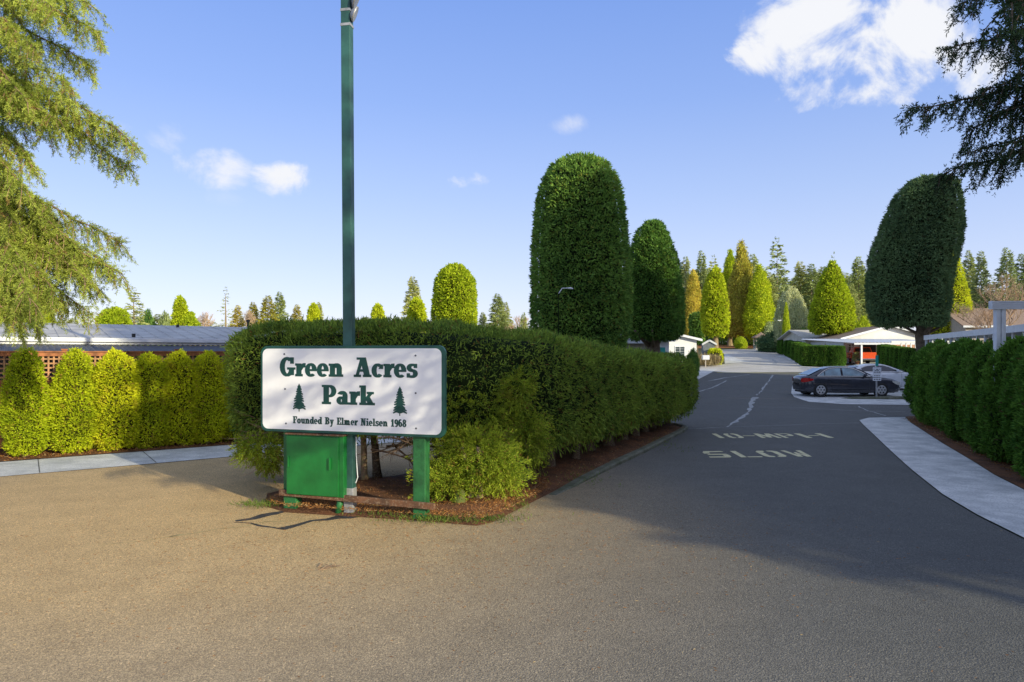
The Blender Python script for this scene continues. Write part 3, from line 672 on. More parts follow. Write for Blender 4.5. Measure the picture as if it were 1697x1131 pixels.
# =================================================================== HEDGES
def smooth_path(pts, n):
    P = np.array(pts, float); m = len(P); out = []
    for t in np.linspace(0, m - 1, n):
        i = int(min(t, m - 2)); u = t - i
        p0, p1, p2, p3 = P[max(i - 1, 0)], P[i], P[i + 1], P[min(i + 2, m - 1)]
        out.append(.5 * ((2 * p1) + (-p0 + p2) * u + (2 * p0 - 5 * p1 + 4 * p2 - p3) * u ** 2 + (-p0 + 3 * p1 - 3 * p2 + p3) * u ** 3))
    return np.array(out)
def hedge_body(path, n, seed, rough=.07, fine=.0, power=4.0, L=.08, W=.02, jit=.8, droop=0, inset=.07, up=.0):
    """path rows: x, y, halfwidth, ztop, zbottom; superellipse section, rounded ends"""
    K = 90; S = smooth_path(path, K)
    d = np.gradient(S[:, :2], axis=0); d = d / np.linalg.norm(d, axis=1, keepdims=True)
    seglen = np.linalg.norm(np.diff(S[:, :2], axis=0), axis=1); cum = np.concatenate([[0], np.cumsum(seglen)]); T = cum[-1]
    f = lump(seed, 6); f2_ = lump(seed + 3, 8)
    def surf(s, ph, ins=0.0):
        i = np.interp(s, cum, np.arange(K)); a = np.floor(i).astype(int).clip(0, K - 2); u = (i - a)[:, None]
        c = S[a] * (1 - u) + S[a + 1] * u; dd = d[a] * (1 - u) + d[a + 1] * u
        hw = c[:, 2]; hz = (c[:, 3] - c[:, 4]) / 2; zc = (c[:, 3] + c[:, 4]) / 2
        e = np.minimum(s, T - s) / (hw * .8); k = np.where(e < 1, np.sqrt(np.clip(1 - (1 - e) ** 2.6, 0, 1)), 1.0)
        cs, sn = np.cos(ph), np.sin(ph); q = 2 / power
        a_ = np.sign(cs) * np.abs(cs) ** q; b_ = np.sign(sn) * np.abs(sn) ** q
        x = (hw - ins) * k * a_; z = (hz - ins) * (.55 + .45 * k) * b_
        P = np.stack([c[:, 0] - dd[:, 1] * x, c[:, 1] + dd[:, 0] * x, zc + z], 1)
        nx = np.sign(cs) * np.abs(a_) ** (power - 1) ; nz = np.sign(sn) * np.abs(b_) ** (power - 1)
        en = np.where(s < T / 2, -1, 1) * np.where(e < 1, (1 - e) ** 1.3 * 1.6, 0)
        N = norm(np.stack([-dd[:, 1] * nx + dd[:, 0] * en, dd[:, 0] * nx + dd[:, 1] * en, nz], 1))
        return P + N * (f(P) * rough + np.clip(f2_(P, 6.5) * 2.2, -1.2, 1) * fine)[:, None], N
    s = rng.random(n) * T
    # even coverage of the section: invert its arc length
    tp = np.linspace(0, 2 * np.pi, 4001); ta = np.sign(np.cos(tp)) * np.abs(np.cos(tp)) ** (2 / power) * 1.25; tb = np.sign(np.sin(tp)) * np.abs(np.sin(tp)) ** (2 / power) * .92
    tl = np.concatenate([[0], np.cumsum(np.hypot(np.diff(ta), np.diff(tb)))])
    P, N = surf(s, np.interp(rng.random(n) * tl[-1], tl, tp))
    D = N + rng.normal(size=(n, 3)) * jit + np.array([0, 0, up - droop])
    P = P - N * L * .3 + N * ((rng.random(n) ** 4) * .06)[:, None]
    leaves = kites(P, D, L * rng.uniform(.5, 1.4, n), W * rng.uniform(.7, 1.3, n), .15)
    ns, npn = 60, 30
    ss = np.linspace(.02, T - .02, ns); pp = np.linspace(0, 2 * np.pi, npn, endpoint=False)
    G = np.array(np.meshgrid(ss, pp, indexing='ij')).reshape(2, -1)
    CV, _ = surf(G[0], G[1], inset)
    CQ = np.array([(i * npn + j, i * npn + (j + 1) % npn, (i + 1) * npn + (j + 1) % npn, (i + 1) * npn + j) for i in range(ns - 1) for j in range(npn)])
    return leaves, (CV, CQ), surf, T
def merge(*LQ):
    V = []; Q = []; o = 0
    for v, q in LQ: V.append(v); Q.append(q + o); o += len(v)
    return np.vstack(V), np.vstack(Q)
def blob(c, r, n, L, W, jit, droop, seed=0, rough=.15):
    N = norm(rng.normal(size=(n, 3))); k = rng.uniform(.45, 1.0, (n, 1)) ** .5
    f = lump(seed)
    P = np.array(c) + N * np.array(r) * k * (1 + rough * f(N * 2.5)[:, None] * 2)
    D = N + rng.normal(size=(n, 3)) * jit + np.array([0, 0, -droop])
    return kites(P, D, L * rng.uniform(.6, 1.5, n), W, .25)
def sprays(c, r, nb, per, L, W, out, seed=0):
    """feathery sprays: short curved shoots carrying leaflets, fanning outward from c"""
    rs = np.random.default_rng(seed); V = []; Ds = []
    for i in range(nb):
        N = rs.normal(size=3); N /= np.linalg.norm(N); N = N * np.array([1, 1, .8])
        st = np.array(c) + N * np.array(r) * rs.uniform(.35, .9)
        dr = N * out[0] + np.array([0, 0, out[1]]) + rs.normal(size=3) * .35; dr /= np.linalg.norm(dr)
        ln = rs.uniform(.6, 1.2) * out[2]
        t = rs.random(per) ** .8
        pos = st + np.outer(t * ln, dr) + np.outer((t * ln) ** 2 * .8, np.array([0, 0, -1]) * out[3])
        pos += rs.normal(size=(per, 3)) * .012
        V.append(pos); Ds.append(dr + rs.normal(size=(per, 3)) * .38)
    P = np.vstack(V); D = np.vstack(Ds)
    return kites(P, D, L * rng.uniform(.6, 1.4, len(P)), W, .15)

hp = [(-4.78, 12.3, 1.1, 2.58, .72), (-3.6, 12.05, 1.2, 2.66, .85), (-2.2, 11.85, 1.25, 2.68, .95), (-.9, 11.75, 1.35, 2.62, .80), (.0, 12.6, 1.3, 2.48, .55), (1.3, 15.0, 1.25, 2.32, .55), (2.9, 17.9, 1.25, 2.17, .52), (4.55, 20.9, 1.2, 2.02, .5)]
island = thing('clipped_hedge', 'long flat-topped dark green hedge on bare trunks filling the island', 'hedge', (-.5, 12, 0))
lv, core, surf, T = hedge_body(hp, 240000, 11, rough=.11, L=.07, W=.016, jit=.9, inset=.13, fine=.045)
# loose upright sprays on the top and hanging ones below
ns = 9000; s_ = rng.random(ns) * T; P_, N_ = surf(s_, rng.uniform(.2, 2.9, ns))
lv2 = kites(P_, N_ * .6 + rng.normal(size=(ns, 3)) * .5 + [0, 0, .5], .13 * rng.uniform(.5, 1.3, ns), .022)
ns = 16000; s_ = rng.random(ns) * T; P_, N_ = surf(s_, rng.uniform(3.3, 6.1, ns))
P_[:, 2] -= rng.random(ns) ** 3 * .22
lv3 = kites(P_, N_ * .3 + rng.normal(size=(ns, 3)) * .6 + [0, 0, -.5], .12 * rng.uniform(.5, 1.3, ns), .022)
O = np.array([-.5, 12, 0])
allv = merge(lv, lv2, lv3)
me = foliage_mesh('foliage', (allv[0] - O, allv[1]), (core[0] - O, core[1]))
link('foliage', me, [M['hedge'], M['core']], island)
# trunks
tr = [(at(604, 800, 11.2), .055, 'bark_lit'), (at(625, 800, 11.6), .07, 'bark'), (at(742, 800, 12.6), .07, 'bark'), (at(800, 800, 11.6), .09, 'bark'), (at(860, 800, 11.2), .09, 'bark')]
for (x, y) in [(.25, 11.2), (.7, 12.6), (1.25, 13.5), (.6, 13.6), (1.7, 14.6), (2.2, 15.4), (1.6, 15.6), (2.7, 16.4), (3.1, 17.2), (2.5, 17.4), (3.5, 18.0), (3.9, 18.8), (3.3, 18.9), (4.2, 19.5), (4.6, 20.2), (3.9, 20.2), (-2.9, 11.9), (-1.0, 11.9)]:
    tr.append((Vector((x, y, 0)), random.uniform(.07, .11), 'bark'))
for i, (p, r, mt) in enumerate(tr):
    b = trunk_mb(1.15, r, r * .8, (random.uniform(-.12, .12), random.uniform(-.1, .1)), seed=i, base=(p.x, p.y, .03))
    b.build('trunk', M[mt], island, True, off=(-.5, 12, 0))
# dead lower branches
mb = MB(); rr = random.Random(4)
def twiggy(mb, p, d, l, r, depth, rr):
    pts = [p]; q = p.copy(); dd = d.copy()
    for k in range(4):
        dd = (dd + Vector((rr.uniform(-.3, .3), rr.uniform(-.3, .3), rr.uniform(-.2, .2)))).normalized(); q = q + dd * l / 4; pts.append(q.copy())
        if depth > 0 and rr.random() < .8: twiggy(mb, q.copy(), (dd + Vector((rr.uniform(-1, 1), rr.uniform(-1, 1), rr.uniform(-.6, .5)))).normalized(), l * .55, r * .55, depth - 1, rr)
    mb.tube(pts, [r * (1 - .18 * i) for i in range(5)], 4)
for (px, py, D, dx, dz, l) in [(615, 745, 11, 1, .05, 1.1), (640, 700 + 40, 11.2, .9, .1, 1.0), (745, 730, 10.8, -1, .1, .9), (700, 725, 10.6, -.6, -.3, .7), (720, 760, 10.4, .7, .3, .8), (690, 735, 10.9, 1, -.05, 1.2), (800, 740, 10.8, -1, -.1, 1.0), (470, 760, 11.2, -.5, .1, .6), (760, 700, 11.3, -.7, -.2, .9), (650, 735, 11, .7, -.4, .7)]:
    mb = MB(); twiggy(mb, at(px, py, D), Vector((dx, rr.uniform(-.3, .2), dz)), l, .02, 3, rr); mb.build('dead_branch', M['twig'], island, off=(-.5, 12, 0))

# bright low bush at the near corner, and spray at the left end
bushc = Vector((-.42, 10.0, .0))
bush = thing('feathery_bush', 'bright feathery green bush spilling to the ground at the near hedge corner', 'bush', (bushc.x, bushc.y, 0))
lv = merge(sprays((-.12, .1, .72), (.52, .42, .42), 560, 34, .045, .011, (1, -.1, .34, 1.2), 1),
           sprays((-.5, -.1, .36), (.38, .32, .22), 330, 34, .045, .011, (1, -.05, .3, 1.0), 2),
           sprays((.18, .0, .5), (.36, .34, .3), 300, 34, .045, .011, (1, -.1, .32, 1.1), 3),
           sprays((.62, .75, .95), (.24, .34, .5), 300, 34, .045, .011, (.9, -.45, .34, 1.3), 8),
           sprays((.5, .7, 1.6), (.2, .3, .5), 200, 34, .045, .011, (.9, -.3, .26, 1.2), 9),
           sprays((-.25, .55, 1.25), (.75, .3, .5), 300, 30, .045, .010, (.9, -.3, .3, 1.2), 14), sprays((-.75, .1, .75), (.22, .25, .4), 90, 30, .045, .010, (.9, -.2, .26, 1.2), 15))
cr = blob((-.05, .25, .6), (.36, .3, .3), 700, .12, .05, .6, 0, 2)
link('foliage', foliage_mesh('foliage', merge(lv, cr)), [M['bush'], M['core']], bush)
for k in range(4):
    a = random.uniform(0, 6.28)
    trunk_mb(.8, .05, .03, (random.uniform(-.3, .3), .1), seed=40 + k, base=(.15 * math.cos(a) - .1, .15 * math.sin(a), .02)).build('stem', M['bark_lit'], bush, True)
sp = at(432, 752, 10.6)
spray = thing('low_branch_spray', 'lit yellow-green spray drooping from the left end of the island hedge', 'branch', tuple(sp))
link('foliage', foliage_mesh('foliage', merge(sprays((0, 0, .12), (.3, .25, .14), 200, 30, .05, .012, (.9, -.3, .24, 1.2), 5), sprays((.12, 0, -.12), (.12, .12, .16), 70, 30, .045, .012, (.7, -.5, .2, 1), 6))), M['bush'], spray)
mb = MB()
for k in range(7): twiggy(mb, Vector((.35, .4, .25)), Vector((-1, random.uniform(-.8, .2), random.uniform(-.7, .2))), .6, .012, 2, rr)
mb.build('twig', M['twig'], spray)
mossy = thing('mossy_stump', 'small mossy stump below the bright feathery bush', 'stump', (at(760, 830, 9.6).x, 9.6, .05))
mb = MB(); mb.tube([(0, 0, 0), (.01, 0, .1), (.02, .01, .2), (.02, .01, .23)], [.12, .085, .07, .03], 12); mb.build('wood', M['moss'], mossy, True)

# arborvitae columns -----------------------------------------------------
def arb(name, label, mat, corem, h, r, n, L=.075, W=.03, seed=0, top=.45, rough=.13, fk=1.0, shag=.07):
    t = thing(name, label, 'arborvitae')
    prof = [(.06, 0, r * .5), (.18, 0, r * .86), (h * .25, 0, r), (h * .55, 0, r * .96), (h * (1 - top * .62), 0, r * .86), (h * (1 - top * .28), 0, r * .62), (h * (1 - top * .09), 0, r * .36), (h, 0, .03)]
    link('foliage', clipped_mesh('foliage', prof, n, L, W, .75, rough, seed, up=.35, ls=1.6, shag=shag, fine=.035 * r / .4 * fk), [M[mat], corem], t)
    trunk_mb(.3, .05, .045, seed=seed).build('trunk', M['bark_lit'], t, True)
    return t
GA = 'yellow-green arborvitae columns along the wooden fence'
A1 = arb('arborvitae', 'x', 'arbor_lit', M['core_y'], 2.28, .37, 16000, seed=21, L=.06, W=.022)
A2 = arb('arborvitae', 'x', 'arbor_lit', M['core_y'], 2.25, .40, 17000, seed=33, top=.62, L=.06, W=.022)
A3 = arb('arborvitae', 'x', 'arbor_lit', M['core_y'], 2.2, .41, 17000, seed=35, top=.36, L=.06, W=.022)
lab = ['leftmost yellow-green arborvitae, standing clear with a narrow top beside the bare fence boards', 'full pointed arborvitae, second from the left beneath the lattice',
       'tall even arborvitae, third from the left, touching its right neighbour', 'sunlit arborvitae above a bare leggy base, fourth from the left', 'arborvitae crossed by the shadow edge, fifth from the left',
       'half-shaded arborvitae, sixth from the left, over the dark shadow', 'narrow shaded arborvitae, seventh from the left', 'dark shaded arborvitae, eighth from the left, beside the island hedge', 'dark arborvitae ending the fence row, just left of the island hedge']
def place_first(t, loc, rz, sc, label, group):
    t.location = loc; t.rotation_euler = (0, 0, rz); t.scale = sc; t['label'] = label; t['group'] = group; return t
used = set()
for i, (t, ms, s) in enumerate([(.42, A1, (1.0, .95, .98)), (1.30, A2, (1.12, 1.0, 1.0)), (2.07, A3, (1.15, 1, 1.01)), (2.75, A3, (1.12, 1, .97)), (3.38, A3, (1.08, 1, 1.0)), (4.0, A2, (1.08, .95, .98)), (4.62, A3, (1.0, .9, .99)), (5.2, A3, (.9, .95, .96)), (5.95, A2, (.95, .95, .96))]):
    x, y = sl(t, .62 + .06 * math.sin(i * 2.1)); fn = place_first if ms.name not in used else copy_thing
    used.add(ms.name); fn(ms, (x, y, .03), i * 1.3, s, lab[i], GA)
GB = 'dark green arborvitae columns of the tall hedge on the right'
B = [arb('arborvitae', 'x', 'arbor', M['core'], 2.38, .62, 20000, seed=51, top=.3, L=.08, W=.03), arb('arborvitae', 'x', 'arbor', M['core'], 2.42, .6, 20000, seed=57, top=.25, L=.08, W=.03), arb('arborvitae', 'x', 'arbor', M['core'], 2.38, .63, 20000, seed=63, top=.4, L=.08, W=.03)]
rl = ['arborvitae at the far end of the tall right hedge, at the tip of the pavement', 'second arborvitae from the far end of the tall right hedge', 'third arborvitae from the far end of the tall right hedge', 'fourth arborvitae from the far end of the tall right hedge', 'fifth arborvitae from the far end of the tall right hedge, above the widening soil strip',
      'sixth arborvitae from the far end of the tall right hedge', 'seventh arborvitae from the far end of the tall right hedge', 'eighth arborvitae from the far end, just left of the blue-white awning post', 'full arborvitae of the right hedge, in front of the blue-white awning post', 'large arborvitae next to the right edge, second nearest in the hedge', 'nearest arborvitae of the right hedge, cut by the picture edge']
used = set()
HB = [(13.75, 22.4), (9.15, 11.2)]
for i in range(11):
    t = i / 10; x = HB[0][0] + (HB[1][0] - HB[0][0]) * t + .1 * math.sin(i * 2.3); y = HB[0][1] + (HB[1][1] - HB[0][1]) * t
    ms = B[i % 3]; fn = place_first if ms.name not in used else copy_thing; used.add(ms.name)
    fn(ms, (x, y, .03), i * 1.9, (1.02, 1.05, 1 + .02 * math.sin(i * 1.7)), rl[i], GB)
# mid right hedge (L-shaped), and hedge behind the white car
MHc = arb('arborvitae', 'x', 'arbor', M['core'], 1.86, .86, 9000, seed=71, top=.06, L=.10, W=.045, rough=.02, fk=.25, shag=.02)
GM = 'clipped columns of the hedge before the carport house'
sp = [gp(1303, 588.5), gp(1309, 590), gp(1315, 592), gp(1322, 595), gp(1329, 599), gp(1337, 604), gp(1346, 608.5), gp(1360, 609), gp(1376, 609.5), gp(1392, 610)]
ol = ['farthest column of the roadside hedge, below the street lamp', 'second column from the street lamp in the roadside hedge', 'third column from the street lamp in the roadside hedge', 'fourth column from the street lamp in the roadside hedge', 'fifth column from the street lamp in the roadside hedge', 'sixth column, just behind the corner of the roadside hedge',
      'corner column where the roadside hedge turns', 'smooth clipped column right of the roadside hedge corner', 'smooth clipped column, second from the bicycle end of the roadside hedge', 'end column of the roadside hedge beside the bicycles']
for i, (x, y) in enumerate(sp):
    (place_first if i == 0 else copy_thing)(MHc, (x, y + .8, g(y + .8)), i * 1.1, (.9 if i < 6 else 1.0, .95, 1.0), ol[i], GM)
GC = 'clipped columns of the hedge behind the white car'
fl = ['shaded hedge column beside the orange pickup', 'second hedge column right of the orange pickup', 'third hedge column right of the orange pickup', 'fourth hedge column right of the orange pickup, below the white pickets', 'fifth hedge column right of the orange pickup', 'sixth hedge column behind the nose of the white car', 'last hedge column seen behind the tall right hedge']
for i in range(7):
    x, y = gp(1471 + i * 8, 616 + i * 3.2)
    copy_thing(MHc, (x, y + .5, g(y + .5)), i * 1.7, (.62, .7, 1.12), fl[i], GC)

# =================================================================== CLIPPED TREES
def pxprof(D, rows, cx0, gz):
    """rows: (y, xl, xr) read off the sketch -> (z, cx, r) local to trunk base"""
    out = []
    for y, xl, xr in rows:
        out.append((CH + (HY - y) * D / F - gz, ((xl + xr) / 2 - cx0) * D / F, max(.02, (xr - xl) / 2 * D / F * .985 / math.hypot(1, (cx0 - CX) / F))))
    return out
def clipped_tree(label, D, cx0, rows, n, L, W, mat, trunk_r, seed, corem='core', rough=.03, barkm='bark', limbs=0, jit=.75, droop=0, shag=.1, name='clipped_cypress', cat='tree'):
    base = at(cx0, HY, D); gz = g(D)
    t = thing(name, label, cat, (base.x, D, gz))
    prof = pxprof(D, rows, cx0, gz)
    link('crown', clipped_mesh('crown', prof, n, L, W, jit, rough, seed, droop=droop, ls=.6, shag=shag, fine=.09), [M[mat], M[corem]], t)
    zb = min(p[0] for p in prof); r = random.Random(seed)
    b = trunk_mb(zb + .8, trunk_r, trunk_r * .85, seed=seed)
    for k in range(limbs):
        a = r.uniform(0, 6.28); b.tube([(0, 0, zb - .6), (.9 * math.cos(a), .9 * math.sin(a), zb - .1), (1.7 * math.cos(a), 1.7 * math.sin(a), zb + .5)], [.12, .08, .04], 6)
    b.build('trunk', M[barkm], t, True)
    return t
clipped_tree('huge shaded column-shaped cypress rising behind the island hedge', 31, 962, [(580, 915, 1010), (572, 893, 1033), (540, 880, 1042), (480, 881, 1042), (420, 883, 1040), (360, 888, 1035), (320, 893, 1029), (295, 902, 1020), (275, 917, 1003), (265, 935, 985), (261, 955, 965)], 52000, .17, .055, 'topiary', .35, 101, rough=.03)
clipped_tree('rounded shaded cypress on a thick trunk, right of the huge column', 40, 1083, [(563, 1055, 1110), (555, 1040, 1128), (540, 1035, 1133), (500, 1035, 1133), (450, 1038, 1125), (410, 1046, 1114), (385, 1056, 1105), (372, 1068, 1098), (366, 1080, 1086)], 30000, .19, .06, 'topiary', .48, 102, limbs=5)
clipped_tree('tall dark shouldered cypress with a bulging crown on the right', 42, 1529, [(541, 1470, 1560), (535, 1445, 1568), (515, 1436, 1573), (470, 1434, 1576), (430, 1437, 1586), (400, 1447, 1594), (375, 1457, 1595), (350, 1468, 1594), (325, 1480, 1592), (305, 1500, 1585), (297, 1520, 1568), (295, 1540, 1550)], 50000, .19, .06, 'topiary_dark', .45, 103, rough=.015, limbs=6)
clipped_tree('bright yellow-green thimble-shaped cypress on the left skyline', 55, 753, [(560, 720, 787), (535, 717, 789), (490, 718, 789), (465, 723, 785), (450, 731, 776), (441, 744, 764), (439, 753, 756)], 13000, .24, .1, 'topiary_lit', .3, 104, 'core_y')
clipped_tree('slim bright clipped cypress with a bare pinkish trunk by the road', 66, 1186, [(557, 1175, 1197), (550, 1165, 1205), (530, 1163, 1207), (500, 1164, 1206), (475, 1168, 1201), (455, 1175, 1195), (445, 1182, 1190), (443, 1185, 1187)], 9000, .26, .11, 'topiary_lit', .3, 105, 'core_y', barkm='bark_lit')
clipped_tree('broad bright conical cypress behind the carport house roof', 72, 1379, [(552, 1355, 1400), (546, 1343, 1413), (530, 1341, 1416), (505, 1346, 1412), (480, 1354, 1402), (460, 1362, 1394), (445, 1370, 1388), (434, 1378, 1381)], 13000, .28, .12, 'topiary_lit', .35, 106, 'core_y', barkm='bark_lit', rough=.06)
clipped_tree('sunlit cone half hidden behind the dark shouldered cypress', 75, 1572, [(555, 1530, 1612), (535, 1530, 1614), (500, 1536, 1608), (460, 1544, 1598), (430, 1552, 1590), (410, 1562, 1580), (403, 1570, 1573)], 12000, .25, .1, 'topiary_lit', .35, 107, 'core_y')
clipped_tree('pointed clipped cypress behind the metal roof on the far left', 40, 62, [(545, 8, 100), (535, 20, 88), (510, 35, 80), (495, 46, 74), (488, 58, 62)], 7000, .2, .08, 'topiary_lit', .3, 108, 'core_y')
clipped_tree('bright narrow cone standing above the left metal roof', 60, 298, [(550, 285, 312), (535, 286, 311), (510, 289, 309), (497, 293, 304), (491, 297, 300)], 4500, .24, .1, 'topiary_lit', .2, 109, 'core_y')
clipped_tree('small low cone right of the bright narrow cone', 60, 315, [(550, 303, 332), (535, 304, 329), (525, 308, 322), (518, 313, 317)], 2500, .24, .1, 'topiary_lit', .2, 110, 'core_y')
clipped_tree('squat rounded shrub left of the small fir above the metal roof', 45, 190, [(545, 160, 222), (530, 162, 214), (520, 168, 208), (514, 180, 200), (513, 188, 192)], 5000, .2, .08, 'topiary_lit', .2, 111, 'core_y')
clipped_tree('bright cone right of the pole, before a tall fir', 62, 690, [(550, 674, 708), (535, 675, 706), (515, 678, 703), (500, 683, 698), (494, 689, 692)], 5000, .24, .1, 'topiary_lit', .2, 112, 'core_y')
clipped_tree('small bright cone just right of the light pole', 75, 626, [(550, 613, 640), (540, 614, 639), (522, 617, 636), (509, 621, 631), (505, 625, 628)], 4000, .28, .11, 'topiary_lit', .2, 113, 'core_y')
clipped_tree('small bright thimble cone left of the light pole', 80, 520, [(545, 509, 532), (533, 510, 530), (515, 512, 528), (507, 516, 524), (504, 519, 521)], 3500, .28, .11, 'topiary_lit', .2, 114, 'core_y')
clipped_tree('square clipped evergreen block between the slim cypress and the white house', 78, 1154, [(570, 1143, 1166), (560, 1143, 1166), (525, 1144, 1165), (521, 1147, 1162), (520, 1154, 1156)], 4000, .3, .12, 'topiary', .2, 115)

# loose trees -------------------------------------------------------------
def fir_mesh(seed, h=16, r=3.0, levels=30, per=9, lsz=.5, wsz=.16, pw=.9, gap=.0, droop=.25, up=0.1, den=34):
    rs = np.random.default_rng(seed); P = []; D = []; Ls = []
    for i in range(levels):
        t = (i + .5) / levels; z = h * (.06 + .93 * t); rl = r * ((1 - t) ** pw) + .15
        for k in range(per):
            if rs.random() < gap: continue
            a = rs.random() * 6.28; ln = rl * rs.uniform(.6, 1.15); m = max(4, int(den * ln / r) + 3)
            s = np.sqrt(rs.random(m)); d = np.array([np.cos(a), np.sin(a), up])
            pos = np.outer(s * ln, d); pos[:, 2] += z - droop * (s * ln) ** 1.5 / max(r, 1) * 1.4 + rs.normal(size=m) * .1
            side = np.array([-np.sin(a), np.cos(a), 0]); pos += np.outer(rs.normal(size=m) * .22 * (1 - .5 * s) * ln * .5, side)
            P.append(pos); D.append(d * .8 + np.outer(rs.normal(size=m) * .9, side) + np.array([0, 0, -.15]) + rs.normal(size=(m, 3)) * .3)
            Ls.append(np.full(m, 1.0 if ln > .4 else .6))
    P = np.vstack(P); D = np.vstack(D); Ls = np.hstack(Ls)
    n = len(P)
    return foliage_mesh('crown', kites(P, D, lsz * Ls * rng.uniform(.6, 1.3, n), wsz * Ls * rng.uniform(.7, 1.4, n), .2))
FIRS = [fir_mesh(1, 16, 2.9, 34, 10, pw=.8), fir_mesh(2, 16, 2.3, 38, 9, pw=.75), fir_mesh(3, 16, 3.4, 28, 8, gap=.25, pw=.9, droop=.4), fir_mesh(4, 16, 3.0, 20, 5, gap=.35, lsz=.5, pw=1, den=9)]
CYPS = []
for sd in (1, 2):
    prof = [(1.9, 0, 1.6), (2.4, 0, 2.7), (5, 0, 2.9), (9, 0, 2.3), (12.5, 0, 1.5), (14.8, 0, .7), (16, 0, .05)]
    CYPS.append(clipped_mesh('crown', prof, 15000, .42, .15, 1.0, .14, 200 + sd, ls=.8, shag=.5, up=.4))
BALL = clipped_mesh('crown', [(.4, 0, 2.6), (1.6, 0, 3.6), (4, 0, 3.8), (6.5, 0, 3.0), (8.3, 0, 1.7), (9.2, 0, .1)], 14000, .42, .12, 1.0, .1, 230, ls=.9, shag=.4)
SHRUB = clipped_mesh('crown', [(.05, 0, 1.0), (.5, 0, 1.5), (1.3, 0, 1.6), (2.0, 0, 1.1), (2.4, 0, .1)], 4500, .22, .09, 1.0, .14, 240, shag=.3)
TR = trunk_mb(14, .2, .02, seed=9).build('trunk', M['bark_lit']); TRM = TR.data; bpy.data.objects.remove(TR)
TR = trunk_mb(3.0, .4, .3, seed=9).build('trunk', M['bark_lit']); TRS = TR.data; bpy.data.objects.remove(TR)
_matcache = {}
def mesh_with(me, mats):
    k = (me.name, tuple(m.name for m in mats))
    if k not in _matcache:
        c = me.copy(); c.materials.clear()
        for m in mats: c.materials.append(m)
        _matcache[k] = c
    return _matcache[k]
def loose(kind, px, topy, halfw, D, mat, label, group=None, idx=0, name=None, cat='tree'):
    gz = g(D); h = CH + (HY - topy) * D / F - gz
    if kind == 'fir': me, H, Rr = FIRS[idx], 16, (2.9, 2.3, 3.4, 3.0)[idx]; nm = 'fir_tree'
    elif kind == 'cyp': me, H, Rr = CYPS[idx % 2], 16, 2.9; nm = 'cypress_tree'
    elif kind == 'ball': me, H, Rr = BALL, 9.2, 3.8; nm = 'round_spruce'
    else: me, H, Rr = SHRUB, 2.4, 1.6; nm = 'shrub'
    t = thing(name or nm, label, cat, ((px - CX) * D / F, D, gz), random.uniform(0, 6), group)
    s = h / H; w = halfw * D / F / Rr / math.hypot(1, (px - CX) / F) * (1.75 if kind == 'fir' and idx != 3 and D > 70 else 1.25 if kind == 'fir' else 1.0)
    mm = mesh_with(me, [M[mat], M['core_y' if mat in ('yellow_cypress', 'bluespruce') else 'core']])
    o = bpy.data.objects.new('crown', mm); C.objects.link(o); o.parent = t; o.scale = (w, w, s)
    if kind in ('fir', 'cyp', 'ball'):
        o = bpy.data.objects.new('trunk', TRM if kind == 'fir' else TRS); C.objects.link(o); o.parent = t; o.scale = (1, 1, h / 16 if kind == 'fir' else 1)
    return t
GF = 'conifers on the skyline beyond the houses'
